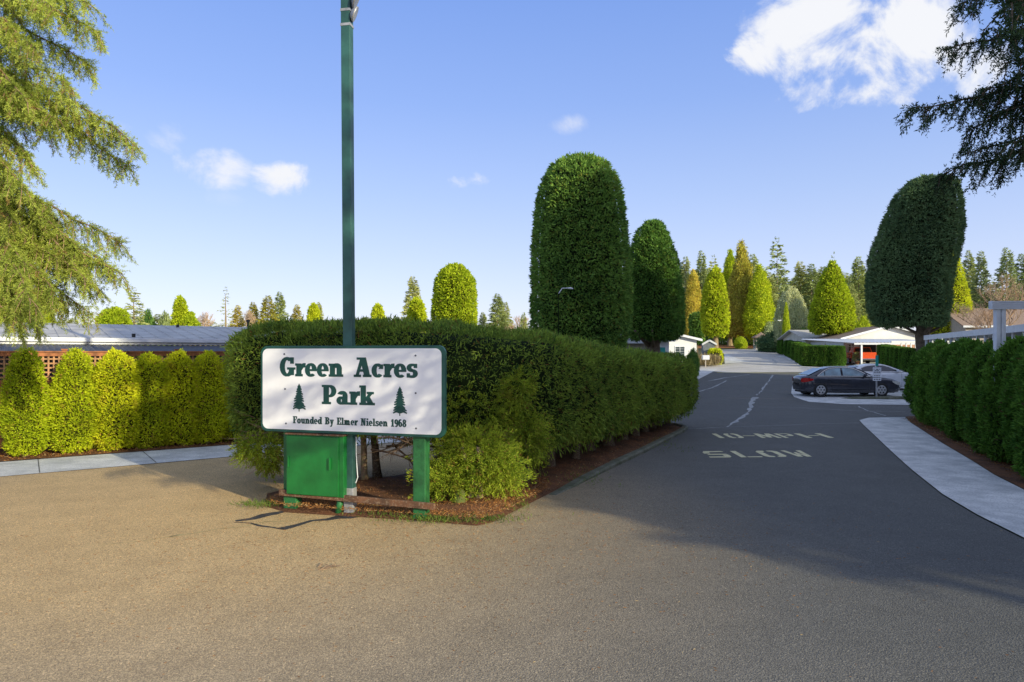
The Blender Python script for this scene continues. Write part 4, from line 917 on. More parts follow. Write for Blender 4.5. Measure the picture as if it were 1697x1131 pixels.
for a in [
 ('fir', 1136, 424, 13, 118, 'firdark', 'thin dark fir first right of the rounded shaded cypress', 1), ('fir', 1162, 414, 15, 125, 'firdark', 'dark pointed fir behind the golden cypress', 0), ('fir', 1182, 421, 17, 122, 'fir', 'fir peeking out above the slim clipped cypress', 2),
 ('fir', 1247, 420, 16, 125, 'fir', 'fir between the tallest golden cypress and the tall shaggy fir', 1), ('fir', 1288, 391, 24, 120, 'firdark', 'tallest shaggy fir with a gappy top at the end of the road', 2), ('fir', 1272, 450, 22, 112, 'fir', 'broad green fir left below the tallest shaggy fir', 0),
 ('fir', 1326, 432, 16, 120, 'fir', 'slender fir left of the broad conical cypress', 1), ('fir', 1345, 436, 18, 118, 'firdark', 'dense fir touching the broad conical cypress', 0), ('fir', 1381, 414, 14, 105, 'firdark', 'ragged fir top poking above the broad conical cypress', 3),
 ('fir', 1423, 424, 17, 110, 'fir', 'tall fir left of the dark shouldered cypress', 1), ('fir', 1411, 470, 16, 100, 'fir', 'shorter fir right of the broad conical cypress', 0), ('fir', 1605, 414, 15, 112, 'firdark', 'fir directly right of the half hidden sunlit cone', 1),
 ('fir', 1626, 415, 18, 108, 'firdark', 'second fir right of the sunlit cone', 0), ('fir', 1668, 409, 22, 105, 'firdark', 'full fir above the pale bare tree', 0), ('fir', 1693, 420, 20, 112, 'firdark', 'fir at the right edge of the picture', 1), ('fir', 1645, 458, 18, 118, 'firdark', 'low fir between the two right-hand fir groups', 2),
 ('fir', 684, 457, 14, 95, 'fir', 'tall pale fir behind the bright cone right of the pole', 1), ('fir', 824, 486, 13, 110, 'fir', 'fir between the thimble cypress and the huge column', 1), ('fir', 838, 500, 10, 115, 'fir', 'small fir right beside the fir left of the huge column', 0), ('fir', 800, 517, 8, 120, 'fir', 'tiny fir next to the thimble cypress', 1), ('fir', 868, 517, 12, 60, 'fir', 'fir touching the left side of the huge column', 0),
 ('fir', 374, 473, 20, 80, 'fir', 'scraggly sparse fir above the right end of the metal roof', 3), ('fir', 394, 505, 12, 95, 'yellow_cypress', 'small golden conifer right of the scraggly fir', 0), ('fir', 419, 500, 11, 105, 'yellow_cypress', 'thin golden conifer left of the larger golden spruce', 1), ('fir', 444, 489, 17, 90, 'yellow_cypress', 'larger golden spruce above the island hedge', 0),
 ('fir', 463, 483, 12, 100, 'fir', 'pale green fir behind the golden spruce', 1), ('fir', 492, 504, 12, 95, 'yellow_cypress', 'small pointed yellow conifer left of the thimble cone', 0), ('fir', 528, 500, 8, 115, 'fir', 'tiny fir just right of the thimble cone', 1), ('fir', 222, 474, 34, 62, 'fir', 'feathery wide fir beside the drooping spruce', 2), ('fir', 262, 520, 22, 75, 'firdark', 'low dark conifer left of the bright narrow cone', 0), ('fir', 340, 526, 16, 95, 'yellow_cypress', 'low tan conifer right of the small low cone', 2)]:
    loose(a[0], a[1], a[2], a[3], a[4], a[5], a[6], GF, a[7])
GY = 'unclipped golden cypresses around the end of the road'
loose('cyp', 1149, 448, 17, 104, 'yellow_cypress', 'golden cypress between the rounded shaded cypress and the slim clipped one', GY, 0)
loose('cyp', 1229, 401, 24, 108, 'yellow_cypress', 'tallest golden cypress at the end of the road', GY, 1)
loose('cyp', 1210, 415, 18, 112, 'topiary_lit', 'green cypress close behind the tallest golden cypress', GY, 0)
loose('cyp', 1259, 440, 25, 105, 'topiary_lit', 'pointed yellow-green cypress in front of the gazebo trees', GY, 1)
loose('ball', 1311, 478, 28, 88, 'bluespruce', 'pale grey-green round spruce behind the street lamp')
loose('cyp', 1303, 502, 7, 84, 'topiary_lit', 'narrow bright cypress in front of the pale round spruce', GY, 0)
SG = 'low shrubs and treetops between the clipped trees'
for px, ty, hw, D, mt, lb in [(1287, 552, 30, 90, 'topiary_dark', 'dark rounded rhododendron right of the gazebo'), (1310, 548, 18, 90, 'firdark', 'dark shrub under the street lamp'), (1275, 538, 12, 103, 'bluespruce', 'pale shrub behind the gazebo roof'), (1333, 548, 14, 85, 'topiary', 'green shrub at the corner of the far house'), (1430, 530, 14, 90, 'topiary_lit', 'bright shrub above the carport house roof'),
     (245, 522, 16, 70, 'topiary', 'green shrub between the feathery fir and the bright narrow cone'), (275, 525, 14, 68, 'firdark', 'dark shrub left of the bright narrow cone'), (1640, 520, 22, 75, 'firdark', 'dark evergreen behind the awning home'), (1600, 530, 14, 72, 'firdark', 'dark shrub right of the half hidden sunlit cone'), (1093, 541 + 40, 0, 0, '', ''), (1228, 560, 10, 101, 'topiary_lit', 'small bright shrub beside the gazebo path')]:
    if D: loose('shrub', px, ty, hw, D, mt, lb, SG)
def woods(name, label, rows, mat):
    V = []; Q = []; o = 0
    for (px, ty, D, wpx) in rows:
        me = FIRS[int(px) % 3]; n = len(me.vertices); a = np.zeros(n * 3, np.float32); me.vertices.foreach_get('co', a); a = a.reshape(-1, 3)
        h = CH + (HY - ty) * D / F - g(D); th = rng.random() * 6.28; c_, s_ = math.cos(th), math.sin(th); w = wpx * D / F / 2.9
        b = np.column_stack([(a[:, 0] * c_ - a[:, 1] * s_) * w + (px - CX) * D / F, (a[:, 0] * s_ + a[:, 1] * c_) * w + D, a[:, 2] * h / 16 + g(D)])
        V.append(b); Q.append(np.arange(n).reshape(-1, 4) + o); o += n
    ob = link(name, foliage_mesh(name, (np.vstack(V), np.vstack(Q))), M[mat]); ob['kind'] = 'stuff'; tag(ob, label, 'woods')
wr = [(px + random.uniform(-5, 5), random.uniform(438, 478), 133 + random.uniform(0, 8), 44) for px in range(1120, 1460, 11)]
woods('distant_woods', 'mass of dark conifers closing the view beyond the end of the road', wr, 'fir')
wr = [(px + random.uniform(-5, 5), random.uniform(450, 485), 118 + random.uniform(0, 8), 36) for px in range(1600, 1760, 19)]
woods('distant_woods', 'mass of dark conifers behind the awning home on the right', wr, 'firdark')
wr = [(px + random.uniform(-8, 8), random.uniform(524, 542), 128 + random.uniform(0, 10), 26) for px in range(-40, 900, 24)]
woods('distant_woods', 'low hazy treeline along the horizon behind the sign', wr, 'fir')
P = np.column_stack([rng.uniform(26, 66, 16000), rng.normal(119, 1.6, 16000), np.zeros(16000)])
P[:, 2] = g(119) + rng.random(16000) ** .8 * (2.2 + 1.0 * np.sin(P[:, 0] * .7) + .6 * np.sin(P[:, 0] * 2.3))
ob = link('undergrowth', foliage_mesh('undergrowth', kites(P, rng.normal(size=(16000, 3)) + [0, -.3, .5], .5 * rng.uniform(.5, 1.3, 16000), .2)), M['topiary']); ob['kind'] = 'stuff'; tag(ob, 'mixed green undergrowth closing the gap below the far conifers', 'undergrowth')
# bare deciduous trees
def bare_mesh(seed, h=9):
    mb = MB(); rr = random.Random(seed)
    def grow(p, d, l, r, dep):
        pts = [p]; q = p.copy(); dd = d.copy()
        for k in range(3):
            dd = (dd + Vector((rr.uniform(-.22, .22), rr.uniform(-.22, .22), rr.uniform(-.02, .2)))).normalized(); q = q + dd * l / 3; pts.append(q.copy())
            if dep and k > 0:
                for _ in range(2): grow(q.copy(), (dd + Vector((rr.uniform(-.9, .9), rr.uniform(-.9, .9), rr.uniform(-.1, .6)))).normalized(), l * .66, r * .55, dep - 1)
        mb.tube(pts, [r, r * .85, r * .7, r * .5], 4, False)
    grow(Vector((0, 0, 0)), Vector((0, 0, 1)), h * .42, .16, 5)
    return mb
def bare(px, topy, D, label, seed, sx=1.0, mat='paletwig'):
    gz = g(D); h = CH + (HY - topy) * D / F - gz; mb = bare_mesh(seed, h)
    zmax = max(v[2] for v in mb.v); k = h / zmax; mb.v = [(x * k * sx, y * k * sx, z * k) for x, y, z in mb.v]
    t = thing('bare_tree', label, 'tree', ((px - CX) * D / F, D, gz), 0, 'leafless trees on the skyline'); mb.build('branches', M[mat], t, recalc=False)
bare(1663, 452, 62, 'large pale leafless tree behind the long awning home', 3, 1.25)
bare(1640, 500, 66, 'smaller pale leafless tree left of the large one', 4)
bare(330, 515, 85, 'leafless tree right of the bright narrow cone', 5)
bare(865, 522, 90, 'small leafless tree left of the huge column', 7)
bare(412, 512, 100, 'faint leafless tree near the chimney pipe', 8)

# shade-giving firs standing along the entrance on the right, outside the frame
GS = 'tall firs standing right of the entrance'
def su(s, u): return ((s + u) / 1.41421, (s - u) / 1.41421)
SF = [fir_mesh(11, 16, 2.9, 34, 13, pw=.55, lsz=.75, wsz=.26, den=22), fir_mesh(12, 16, 2.9, 34, 13, pw=.6, lsz=.75, wsz=.26, den=22)]
def shade(s, u, h, w, i):
    x, y = su(s, u)
    if x < .78 * y + w * 1.2: return
    t = thing('fir_tree', 'tall fir right of the entrance, outside the view', 'tree', (x, y, 0), i * 1.1, GS)
    o = bpy.data.objects.new('crown', mesh_with(SF[i % 2], [M['topiary_dark']])); C.objects.link(o); o.parent = t; o.scale = (w / 2.9, w / 2.9, h / 16)
    o = bpy.data.objects.new('trunk', TRM); C.objects.link(o); o.parent = t; o.scale = (1.5, 1.5, h / 16)
for i, (s, u, h, w) in enumerate([(11.3, 18, 22, 3.9), (14.6, 22, 22, 4.0), (19.5, 19, 22, 3.8), (24, 21, 22.5, 3.8), (28, 20, 21, 3.6), (32, 22, 21, 3.8), (36, 22, 22, 3.8), (40.5, 22, 22, 3.8), (44, 24, 23, 4), (46.8, 22, 22, 3), (10.6, 25, 24, 3.1), (17, 26, 23, 4), (13, 25, 23, 4), (22, 27, 23, 4), (30, 28, 23, 4), (38, 29, 23, 4)]):
    shade(s, u, h * (1.0 if 20 < s < 34 else 1.05), w, i)

x, y = su(9.0, 19)
t = thing('fir_tree', 'slender fir with a high crown right of the entrance, outside the view', 'tree', (x, y, 0), 0, GS)
o = bpy.data.objects.new('crown', mesh_with(SF[0], [M['topiary_dark']])); C.objects.link(o); o.parent = t; o.location = (0, 0, 10.0); o.scale = (4.0 / 2.9, 4.0 / 2.9, 9 / 16)
o = bpy.data.objects.new('trunk', TRM); C.objects.link(o); o.parent = t; o.scale = (.6, .6, 1.15)
# =================================================================== SPRUCE BRANCHES
def needles(P, T, n_per, nl, nw, seed):
    """P,T: twig start & vector arrays; needles around each twig -> kites"""
    rs = np.random.default_rng(seed); m = len(P)
    t = rs.random((m, n_per, 1)); pos = P[:, None, :] + T[:, None, :] * t
    pos = pos + np.array([0, 0, -1]) * (t ** 2) * .02
    d = T / np.linalg.norm(T, axis=1, keepdims=True)
    D = d[:, None, :] * .75 + rs.normal(size=(m, n_per, 3)) * .55
    return kites(pos.reshape(-1, 3), D.reshape(-1, 3), nl * rs.uniform(.7, 1.3, m * n_per), nw, .1)
def spruce(label, trunk, limbs, mat, seed, n_per=16, group=None, nl=.032, nw=.008, trunk_h=14, sec=1.0):
    rs = np.random.default_rng(seed); rr = random.Random(seed)
    t = thing('spruce_tree', label, 'tree', (trunk[0], trunk[1], 0)); O = Vector((trunk[0], trunk[1], 0))
    trunk_mb(trunk_h, .34, .12, seed=seed).build('trunk', M['bark'], t, True)
    mb = MB(); TP = []; TT = []
    for (a, b, sag, width, hang) in limbs:
        a = Vector(a) - O; b = Vector(b) - O; L = (b - a).length; K = 10
        pts = [a.lerp(b, k / K) + Vector((rr.uniform(-.06, .06), rr.uniform(-.06, .06), sag * 1.3 * math.sin(math.pi * k / K) - (.35 * sag / .18 * (k / K) ** 4 if sag > .15 else 0) + rr.uniform(-.05, .05))) for k in range(K + 1)]
        mb.tube(pts, [.03 * (1 - .9 * k / K) + .003 for k in range(K + 1)], 5)
        for k in range(int(L / .022)):
            f = rr.uniform(.3, 1) * K * .999; k0 = int(f); c = pts[k0].lerp(pts[k0 + 1], f - k0)
            tv = ((b - a).normalized() * rr.uniform(.3, 1.1) + Vector((rr.uniform(-1, 1), rr.uniform(-1, 1), rr.uniform(-1, .7))) * .8).normalized() * rr.uniform(.08, .18)
            TP.append(c); TT.append(tv)
        ax = (b - a).normalized(); side = ax.cross(Vector((0, 0, 1))).normalized()
        nb = int(L / .062 * sec)
        for i in range(nb):
            u = (i + rr.random()) / nb; f = u * K; k0 = min(int(f), K - 1); p = pts[k0].lerp(pts[k0 + 1], f - k0)
            s = rr.choice((-1, 1)); taper = (1 - .75 * u) * min(1, .35 + u * 2)
            ln = width * taper * rr.uniform(.5, 1.15) + .10
            dr = (ax * rr.uniform(.4, 1.0) + side * s * rr.uniform(.2, 1) + Vector((0, 0, -hang * rr.uniform(.3, 1.3)))).normalized()
            m = 4; bp = [p]; q = p.copy(); dd = dr.copy()
            for k in range(m):
                dd = (dd + Vector((rr.uniform(-.15, .15), rr.uniform(-.15, .15), -hang * .28))).normalized(); q = q + dd * ln / m; bp.append(q.copy())
            mb.tube(bp, [.008, .007, .006, .004, .003], 3, False)
            nt_ = max(3, int(ln / .035))
            for j in range(nt_):
                v = (j + rr.random()) / nt_ * m; c0 = min(int(v), m - 1); c = bp[c0].lerp(bp[c0 + 1], v - c0); ld = (bp[c0 + 1] - bp[c0]).normalized()
                tv = (ld * rr.uniform(.5, 1) + Vector((rr.uniform(-1, 1), rr.uniform(-1, 1), rr.uniform(-.8, .35))) * .75).normalized() * rr.uniform(.07, .15)
                TP.append(c); TT.append(tv)
    TP = np.array([tuple(x) for x in TP]); TT = np.array([tuple(x) for x in TT])
    mb.build('branches', M['bark' if mat == 'spruce_dark' else 'twig'], t, recalc=False)
    var = np.repeat(rs.random(len(TP)) * .9 + rs.random(len(TP)) * .1, n_per)
    link('needles', foliage_mesh('needles', needles(TP, TT, n_per, nl, nw, seed), None, var), M[mat], t)
    return t
LT = (-12.3, 12.0)
def ll(p0, p1, sag, w, h): return (at(*p0), at(*p1), sag, w, h)
limbsL = []
rr2 = random.Random(12)
specs = [((-170, -30, 12), (150, -40, 9.5)), ((-170, 30, 12), (165, 10, 9.6)), ((-160, 60, 12), (150, 70, 10)), ((-170, 90, 12), (120, 110, 9.6)), ((-170, 110, 12), (235, 205, 10)), ((-160, 130, 12), (190, 195, 10.4)), ((-150, 150, 12), (215, 240, 10.2)),
         ((-170, 170, 12), (60, 240, 9.6)), ((-150, 230, 12), (75, 310, 10.2)), ((-150, 250, 12), (20, 330, 9.8)), ((-150, 290, 12), (120, 365, 10.2)), ((-160, 320, 12), (205, 370, 10.3)), ((-150, 340, 12), (200, 420, 10)), ((-150, 350, 12), (150, 430, 9.8)), ((-160, 370, 12), (90, 440, 9.6)),
         ((-150, 400, 12), (60, 470, 9.8)), ((-150, 420, 12), (30, 490, 9.5)), ((-150, 450, 12), (110, 470, 10.6)), ((-150, 20, 12), (60, 40, 9.2)), ((-150, -80, 12), (110, -30, 9.8)), ((-150, 120, 12), (90, 160, 9.6)), ((-150, 60, 12), (40, 120, 9.2)), ((-150, 380, 12), (170, 450, 10.6)), ((-150, 400, 12), (180, 400, 10.2)), ((-150, 420, 12), (150, 480, 10.4)), ((-150, 440, 12), (95, 490, 12.6)), ((-150, 460, 12), (70, 515, 13)), ((-150, 430, 12), (0, 470, 9.6)), ((-150, 480, 12), (40, 525, 13)), ((-150, 330, 12), (40, 400, 9.6)), ((-150, 180, 12), (0, 200, 9.4)), ((-150, 260, 12), (-10, 290, 9.4))]
for p0, p1 in specs:
    limbsL.append(ll(p0, p1, .18, .9, .95))
    if rr2.random() < .45: continue
    q1 = (p1[0] - rr2.uniform(20, 80), p1[1] + rr2.uniform(-35, 35), p1[2] + rr2.uniform(-.5, .8)); limbsL.append(ll((p0[0], p0[1] + rr2.uniform(-30, 30), 12), q1, .2, 1.0, .95))
spruce('sunlit drooping spruce filling the upper left corner', LT, limbsL, 'spruce', 301, n_per=21, nl=.042, nw=.008)
# broken limb stub of the spruce
# right dark spruce; its limbs also reach back over the entrance
RT = (10.2, 6.2)
limbsR = [ll((1960, 150, 8), (1500, 178, 8), .1, .6, .7), ll((1960, 60, 8), (1560, 85, 8.2), .1, .55, .8), ll((1960, -40, 8), (1590, 8, 8), .1, .55, .8), ll((1960, 230, 8), (1560, 290, 8.3), .1, .6, .9), ll((1960, 200, 8), (1610, 250, 8), .1, .6, 1), ll((1960, 100, 8), (1620, 150, 7.8), .1, .6, .9),
          ll((1960, 20, 8), (1640, 60, 7.8), .1, .6, .9), ll((1960, 150, 8), (1650, 190, 7.8), .1, .6, 1.0), ll((1960, -30, 8), (1655, 30, 7.6), .1, .6, 1), ll((1960, 120, 7.8), (1600, 215, 8.1), .12, .65, 1.0), ll((1960, 160, 7.8), (1665, 240, 7.6), .1, .6, 1.0), ll((1960, 60, 7.8), (1668, 110, 7.6), .1, .6, 1.1)]
T0 = Vector((10.2, 6.2, 0))
for (x, y, z, dz) in [(3.2, 3.0, 3.7, .3), (3.6, 3.9, 4.1, .4), (2.7, 2.4, 4.4, .3), (4.2, 2.7, 3.8, .3), (3.4, 4.6, 4.6, .3), (4.4, 3.6, 3.4, .3), (4.6, 4.6, 3.9, .3), (3.8, 1.8, 4.3, .3), (4.3, 5.2, 5.0, .3), (2.9, 3.4, 4.9, .3)]:
    if True: limbsR.append((Vector((10.2, 6.2, z + dz + .4)), Vector((x, y, z)), .1, .7, .8))
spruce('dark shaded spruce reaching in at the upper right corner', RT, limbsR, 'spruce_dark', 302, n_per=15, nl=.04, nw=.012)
exec_marker = 1

# =================================================================== FENCE + LEFT HOME
fx = Vector(sl(-1.2, 1.55)); FA = math.atan2(SW.y, SW.x)
fence = thing('wooden_fence', 'reddish cedar fence with lattice top behind the yellow-green arborvitae', 'fence', (fx.x, fx.y, 0), FA)
FLn = 8.6
mb = MB()
x = 0
while x < FLn: mb.box((x + .065, .02, .82), (.128, .02, 1.4)); x += .135
mb.build('board', M['cedar'], fence)
mb = MB()
for z in (.16, 1.56, 2.17): mb.box((FLn / 2, -.012, z), (FLn, .045, .09))
mb.box((FLn / 2, 0, 2.225), (FLn, .12, .03)); mb.build('rail', M['cedar'], fence)
mb = MB(); x = .05
while x < FLn: mb.box((x, .0, 1.865), (.035, .012, .52)); x += .1
for z in (1.66, 1.76, 1.86, 1.96, 2.06): mb.box((FLn / 2, .014, z), (FLn, .012, .035))
mb.build('lattice', M['cedar_pale'], fence)
for x in (.0, 2.35, 4.7, 7.05):
    mb = MB(); mb.box((x, .05, 1.13), (.1, .1, 2.26)); mb.box((x, .05, 2.275), (.13, .13, .03)); mb.build('post', M['cedar'], fence)
# home
hx = Vector(sl(-9, 5.0))
home = thing('long_home', 'long low home with pale metal roof and dark corrugated awning on the left', 'house', (hx.x, hx.y, 0), FA)
HL = 20.5
mb = MB(); mb.box((HL / 2, 4.6, 1.2), (HL - .6, 8.4, 2.4)); mb.build('wall', M['grey_wall'], home)
mb = MB(); mb.add([(0, 0, 2.62), (HL, 0, 2.62), (HL, 4.6, 3.16), (0, 4.6, 3.16), (0, 9.2, 2.62), (HL, 9.2, 2.62)], [(0, 1, 2, 3), (3, 2, 5, 4)])
mb.add([(0, 0, 2.54), (HL, 0, 2.54), (HL, 4.6, 3.08), (0, 4.6, 3.08)], [(3, 2, 1, 0)])
mb.prism([(0, 2.54), (9.2, 2.54), (9.2, 2.62), (4.6, 3.16), (0, 2.62)], HL, HL + .03, 'x')
x = .2
while x < HL: mb.add([(x - .012, 0, 2.622), (x - .012, 4.6, 3.162), (x, 4.6, 3.185), (x, 0, 2.645), (x + .012, 0, 2.622), (x + .012, 4.6, 3.162)], [(0, 1, 2, 3), (3, 2, 5, 4)]); x += .4
rf = mb.build('roof', M['roof_metal'], home)
for (x, y) in ((12, .25), (13.8, 3.9), (18.2, .3), (18.5, .35), (17, 3.8)):
    mb = MB(); mb.tube([(x, y, 2.6 + y * .117), (x, y, 2.72 + y * .117)], .05, 8); mb.build('vent', M['blackplastic'], rf)
mb = MB(); mb.box((HL / 2, -.06, 2.555), (HL, .12, .12)); mb.box((HL / 2, -.02, 2.46), (HL, .03, .07)); mb.build('gutter', M['white_metal'], home, bevel=.015)
mb = MB(); x = 0; n_ = int((HL - .2) / .14)
V = []; Fs = []
for i in range(n_ * 2 + 1):
    z = .02 if i % 2 else -.02; V += [(i * .07, -.05, 2.42 + z), (i * .07, -2.3, 2.21 + z)]
for i in range(n_ * 2): Fs.append((2 * i, 2 * i + 1, 2 * i + 3, 2 * i + 2))
mb.add(V, Fs); mb.build('awning', M['awning_dark'], home)
mb = MB(); mb.box((HL / 2, -2.32, 2.2), (HL, .04, .09)); mb.build('awning_edge', M['awning_dark'], home)
for x in (8, 12, 16, 20):
    mb = MB(); mb.box((x, -2.2, 1.08), (.08, .08, 2.15)); mb.build('post', M['cedar'], home)
pp_ = at(411, 545, 32)
mb = MB(); mb.tube([(0, 0, 0), (0, 0, pp_.z + .3)], .05, 8); mb.tube([(0, 0, pp_.z + .3), (0, 0, pp_.z + .42)], .09, 8)
mb.build('pipe', M['blackplastic'], thing('chimney_pipe', 'thin black chimney pipe at the right end of the metal roof', 'chimney', (pp_.x, 32, 0)))

# =================================================================== HOUSES
def window(parent, x, z, w, h, y=-.02, fm='white_metal', glass='pane', mullion=True, off=(0, 0, 0), name='window'):
    mb = MB()
    for cx, cz, sx, sz in ((x, z + h / 2, w + .12, .07), (x, z - h / 2, w + .12, .07), (x - w / 2 - .03, z, .06, h), (x + w / 2 + .03, z, .06, h)): mb.box((cx, y, cz), (sx, .06, sz))
    if mullion: mb.box((x, y, z), (.04, .05, h))
    f = mb.build(name, M[fm], parent)
    mb = MB(); mb.box((x, y + .018, z), (w, .012, h)); mb.build('pane', M[glass], f)
    return f
def house(name, label, loc, rz, L, W, wh, rh, wall, roof, wins=(), doors=(), oh=.4, gable='x', cat='house', trim='white_metal', lap=True):
    t = thing(name, label, cat, loc, rz)
    mb = MB(); mb.box((L / 2, W / 2, wh / 2 - .25), (L, W, wh + .5))
    if lap:
        z = .25
        while z < wh: mb.box((L / 2, -.006, z), (L, .012, .02)); z += .22
    if gable == 'x': mb.prism([(0.01, wh), (W - .01, wh), (W / 2, wh + rh * (1 - .02))], .01, L - .01, 'x')
    else: mb.prism([(0.01, wh), (L - .01, wh), (L / 2, wh + rh)], .01, W - .01, 'y')
    mb.build('wall', M[wall], t)
    mb = MB(); th = .1
    if gable == 'x':
        s = rh / (W / 2); e = oh * s
        mb.prism([(-oh, wh - e + .03), (W / 2, wh + rh + .03), (W + oh, wh - e + .03), (W + oh, wh - e + th + .03), (W / 2, wh + rh + th + .03), (-oh, wh - e + th + .03)], -oh, L + oh, 'x')
    else:
        s = rh / (L / 2); e = oh * s
        mb.prism([(-oh, wh - e + .03), (L / 2, wh + rh + .03), (L + oh, wh - e + .03), (L + oh, wh - e + th + .03), (L / 2, wh + rh + th + .03), (-oh, wh - e + th + .03)], -oh, W + oh, 'y')
    mb.build('roof', M[roof], t)
    if gable == 'x':
        mb = MB(); mb.box((L / 2, -oh - .02, wh - e + .06), (L + 2 * oh, .04, .2)); mb.build('fascia', M[trim], t)
    else:
        mb = MB()
        for sg in (-1, 1):
            x0 = -oh if sg < 0 else L + oh
            mb.add([(x0, -oh - .02, wh - e - .02), (x0, -oh - .02, wh - e + .18), (L / 2, -oh - .02, wh + rh + .18), (L / 2, -oh - .02, wh + rh - .02)], [(0, 1, 2, 3)])
        mb.build('fascia', M[trim], t)
    for wv in wins: window(t, *wv)
    for (x, w, h) in doors:
        mb = MB(); mb.box((x, -.02, h / 2), (w, .05, h)); d = mb.build('door', M['teal' if wall == 'white_wall' else 'beige_wall'], t)
        mb = MB(); mb.box((x + w * .38, -.055, 1.0), (.04, .04, .12)); mb.build('handle', M['grey_metal'], d)
    return t
# white house behind the rounded cypress (two volumes)
D0 = 50; z0 = g(50)
h1 = house('white_house', 'white house with grey roof behind the trunk of the rounded cypress', (at(1000, 0, 50).x, 50, z0), R(4), 4.9, 7, 2.55, .9, 'white_wall', 'roof_grey', [(2.85 - .1, 1.45, .33, .75), (3.3, 1.45, .33, .75)], [(4.3, .6, 2.0)], oh=.35)
# sunny porch part
h2 = house('porch_house', 'sunlit white porch house with low sloping roof beside the grey shed', (at(1030, 0, 60).x, 60, g(60)), R(3), 6.7, 6, 2.35, .75, 'white_wall', 'roof_grey', [(5.2, 1.3, .8, .95)], [], oh=.4, gable='y')
for px in (1104,):
    mb = MB(); mb.box((3.9, -.3, 1.2), (.14, .14, 2.4)); mb.build('post', M['white_metal'], h2)
shed = house('garden_shed', 'small dark grey gabled shed right of the porch house', (at(1165, 0, 66).x, 66, g(66)), R(-12), 1.2, 2.2, 1.75, .35, 'grey_wall', 'roof_grey', [], [], oh=.08, gable='y', cat='shed', lap=False)
rh_ = house('dark_roofed_house', 'house showing only a dark roof edge left of the huge column', (at(872, 0, 46).x, 46, g(46)), R(-6), 8, 6, 2.5, .8, 'beige_wall', 'roof_grey', [], [], lap=False)
# far-left skyline home, right of trees
# house with sloping roof and gable with carport (right)
rA = house('long_cream_house', 'pale house with long low roof behind the roadside hedge', (at(1334, 0, 74).x, 74, g(74) - .3), R(-3), 11.0, 7, 2.55, .85, 'cream_wall', 'roof_pale', [(.9, 1.35, .35, 1.4), (2.35, 1.45, .5, .95), (4.2, 1.4, .9, 1.2), (6.5, 1.4, .9, 1.2)], [], oh=.5)
gx = at(1398, 0, 66)
rB = house('gabled_carport_house', 'white gabled house with brick-coloured entrance wall behind the carport', (gx.x, 66, g(66)), R(-2), 8.6, 8, 2.35, 1.15, 'white_wall', 'roof_brown', [], [], oh=.5, gable='y')
mb = MB(); mb.box((5.0, -.04, 1.1), (3.6, .04, 2.1)); mb.build('brick_wall', M['tan_wall'], rB)
mb = MB(); mb.box((2.3, -.04, 1.1), (1.5, .04, 2.1)); mb.build('garage_door', M['dark'], rB)
window(rB, .7, 1.4, .5, .9)
# carport
cx0 = at(1385, 0, 61).x; cz = g(62)
cp = thing('carport', 'white flat-roofed carport with scalloped edge sheltering the orange pickup', 'carport', (at(1420, 0, 60).x, 60.3, g(60)))
w_ = 9.5
mb = MB(); V = []; Fs = []; k = 54
for i in range(k + 1):
    z = .03 if i % 2 else -.03; V += [(-2.6 + w_ * i / k * 1.0 + 0, 5.2, 2.42 + z + .12), (-.3 + (w_ - 1.0) * i / k, -.4, 2.12 + z)]
for i in range(k): Fs.append((2 * i, 2 * i + 1, 2 * i + 3, 2 * i + 2))
mb.add(V, Fs); mb.build('roof', M['white_metal'], cp)
mb = MB(); mb.box((w_ / 2 - .8, -.42, 2.02), (w_ - 1.0, .05, .16)); mb.build('fascia', M['white_metal'], cp)
for x, y in ((.4, -.3), (-1.3, 3.6), (-.55, 4.6), (7.0, -.3)):
    mb = MB(); mb.box((x, y, 1.0 - .1 + y * .02), (.14, .14, 2.2)); mb.build('post', M['white_metal'], cp)
# picket screen right of carport
pk = thing('white_picket_screen', 'row of white upright slats right of the carport', 'screen', (at(1494, 0, 52).x, 52, g(52)))
for i in range(6):
    mb = MB(); mb.box((i * .36, 0, 1.15), (.1, .06, 2.3)); mb.build('slat', M['white_metal'], pk)
mb = MB(); mb.box((1.8, 0, 2.36), (5.2, .12, .16)); mb.build('top_rail', M['white_metal'], pk)
# long awning home on the right
w0 = Vector((17.6, 23.0)); w1 = Vector((23.9, 39.5)); dv = (w1 - w0); ang = math.atan2(dv.y, dv.x); WL = dv.length
ah = thing('awning_home', 'long home with pale blue-white awning and posts behind the tall right hedge', 'house', (w0.x, w0.y, 0), ang)
mb = MB(); mb.box((WL / 2, -1.6, 3.04), (WL, 3.2, .06)); mb.build('awning', M['white_metal'], ah)
mb = MB(); mb.box((WL / 2, .03, 3.07), (WL, .06, .26)); mb.build('fascia', M['white_metal'], ah)
for i in range(15):
    mb = MB(); mb.box((1.2 + i * 1.18, -.08, 1.48), (.11, .11, 2.95)); mb.build('post', M['white_metal'], ah)
mb = MB(); mb.box((WL / 2, -6.0, 1.4), (WL, 5.6, 2.9)); mb.build('wall', M['beige_wall'], ah)
mb = MB(); mb.prism([(-9.2, 2.9), (-2.8, 2.9), (-6, 3.75)], -.3, WL + .3, 'x'); mb.build('roof', M['roof_brown'], ah)
for x, w in ((3.0, .8), (9.0, 1.0)):
    mb = MB(); mb.box((x, -3.18, 2.1), (w, .05, 1.1)); f = mb.build('window', M['white_metal'], ah)
    mb = MB(); mb.box((x, -3.15, 2.1), (w - .16, .02, .94)); mb.build('pane', M['pane'], f)
mb = MB(); mb.box((7.2, -3.17, 2.35), (4.5, .04, .3)); mb.build('red_panel', M['redcloth'], ah)
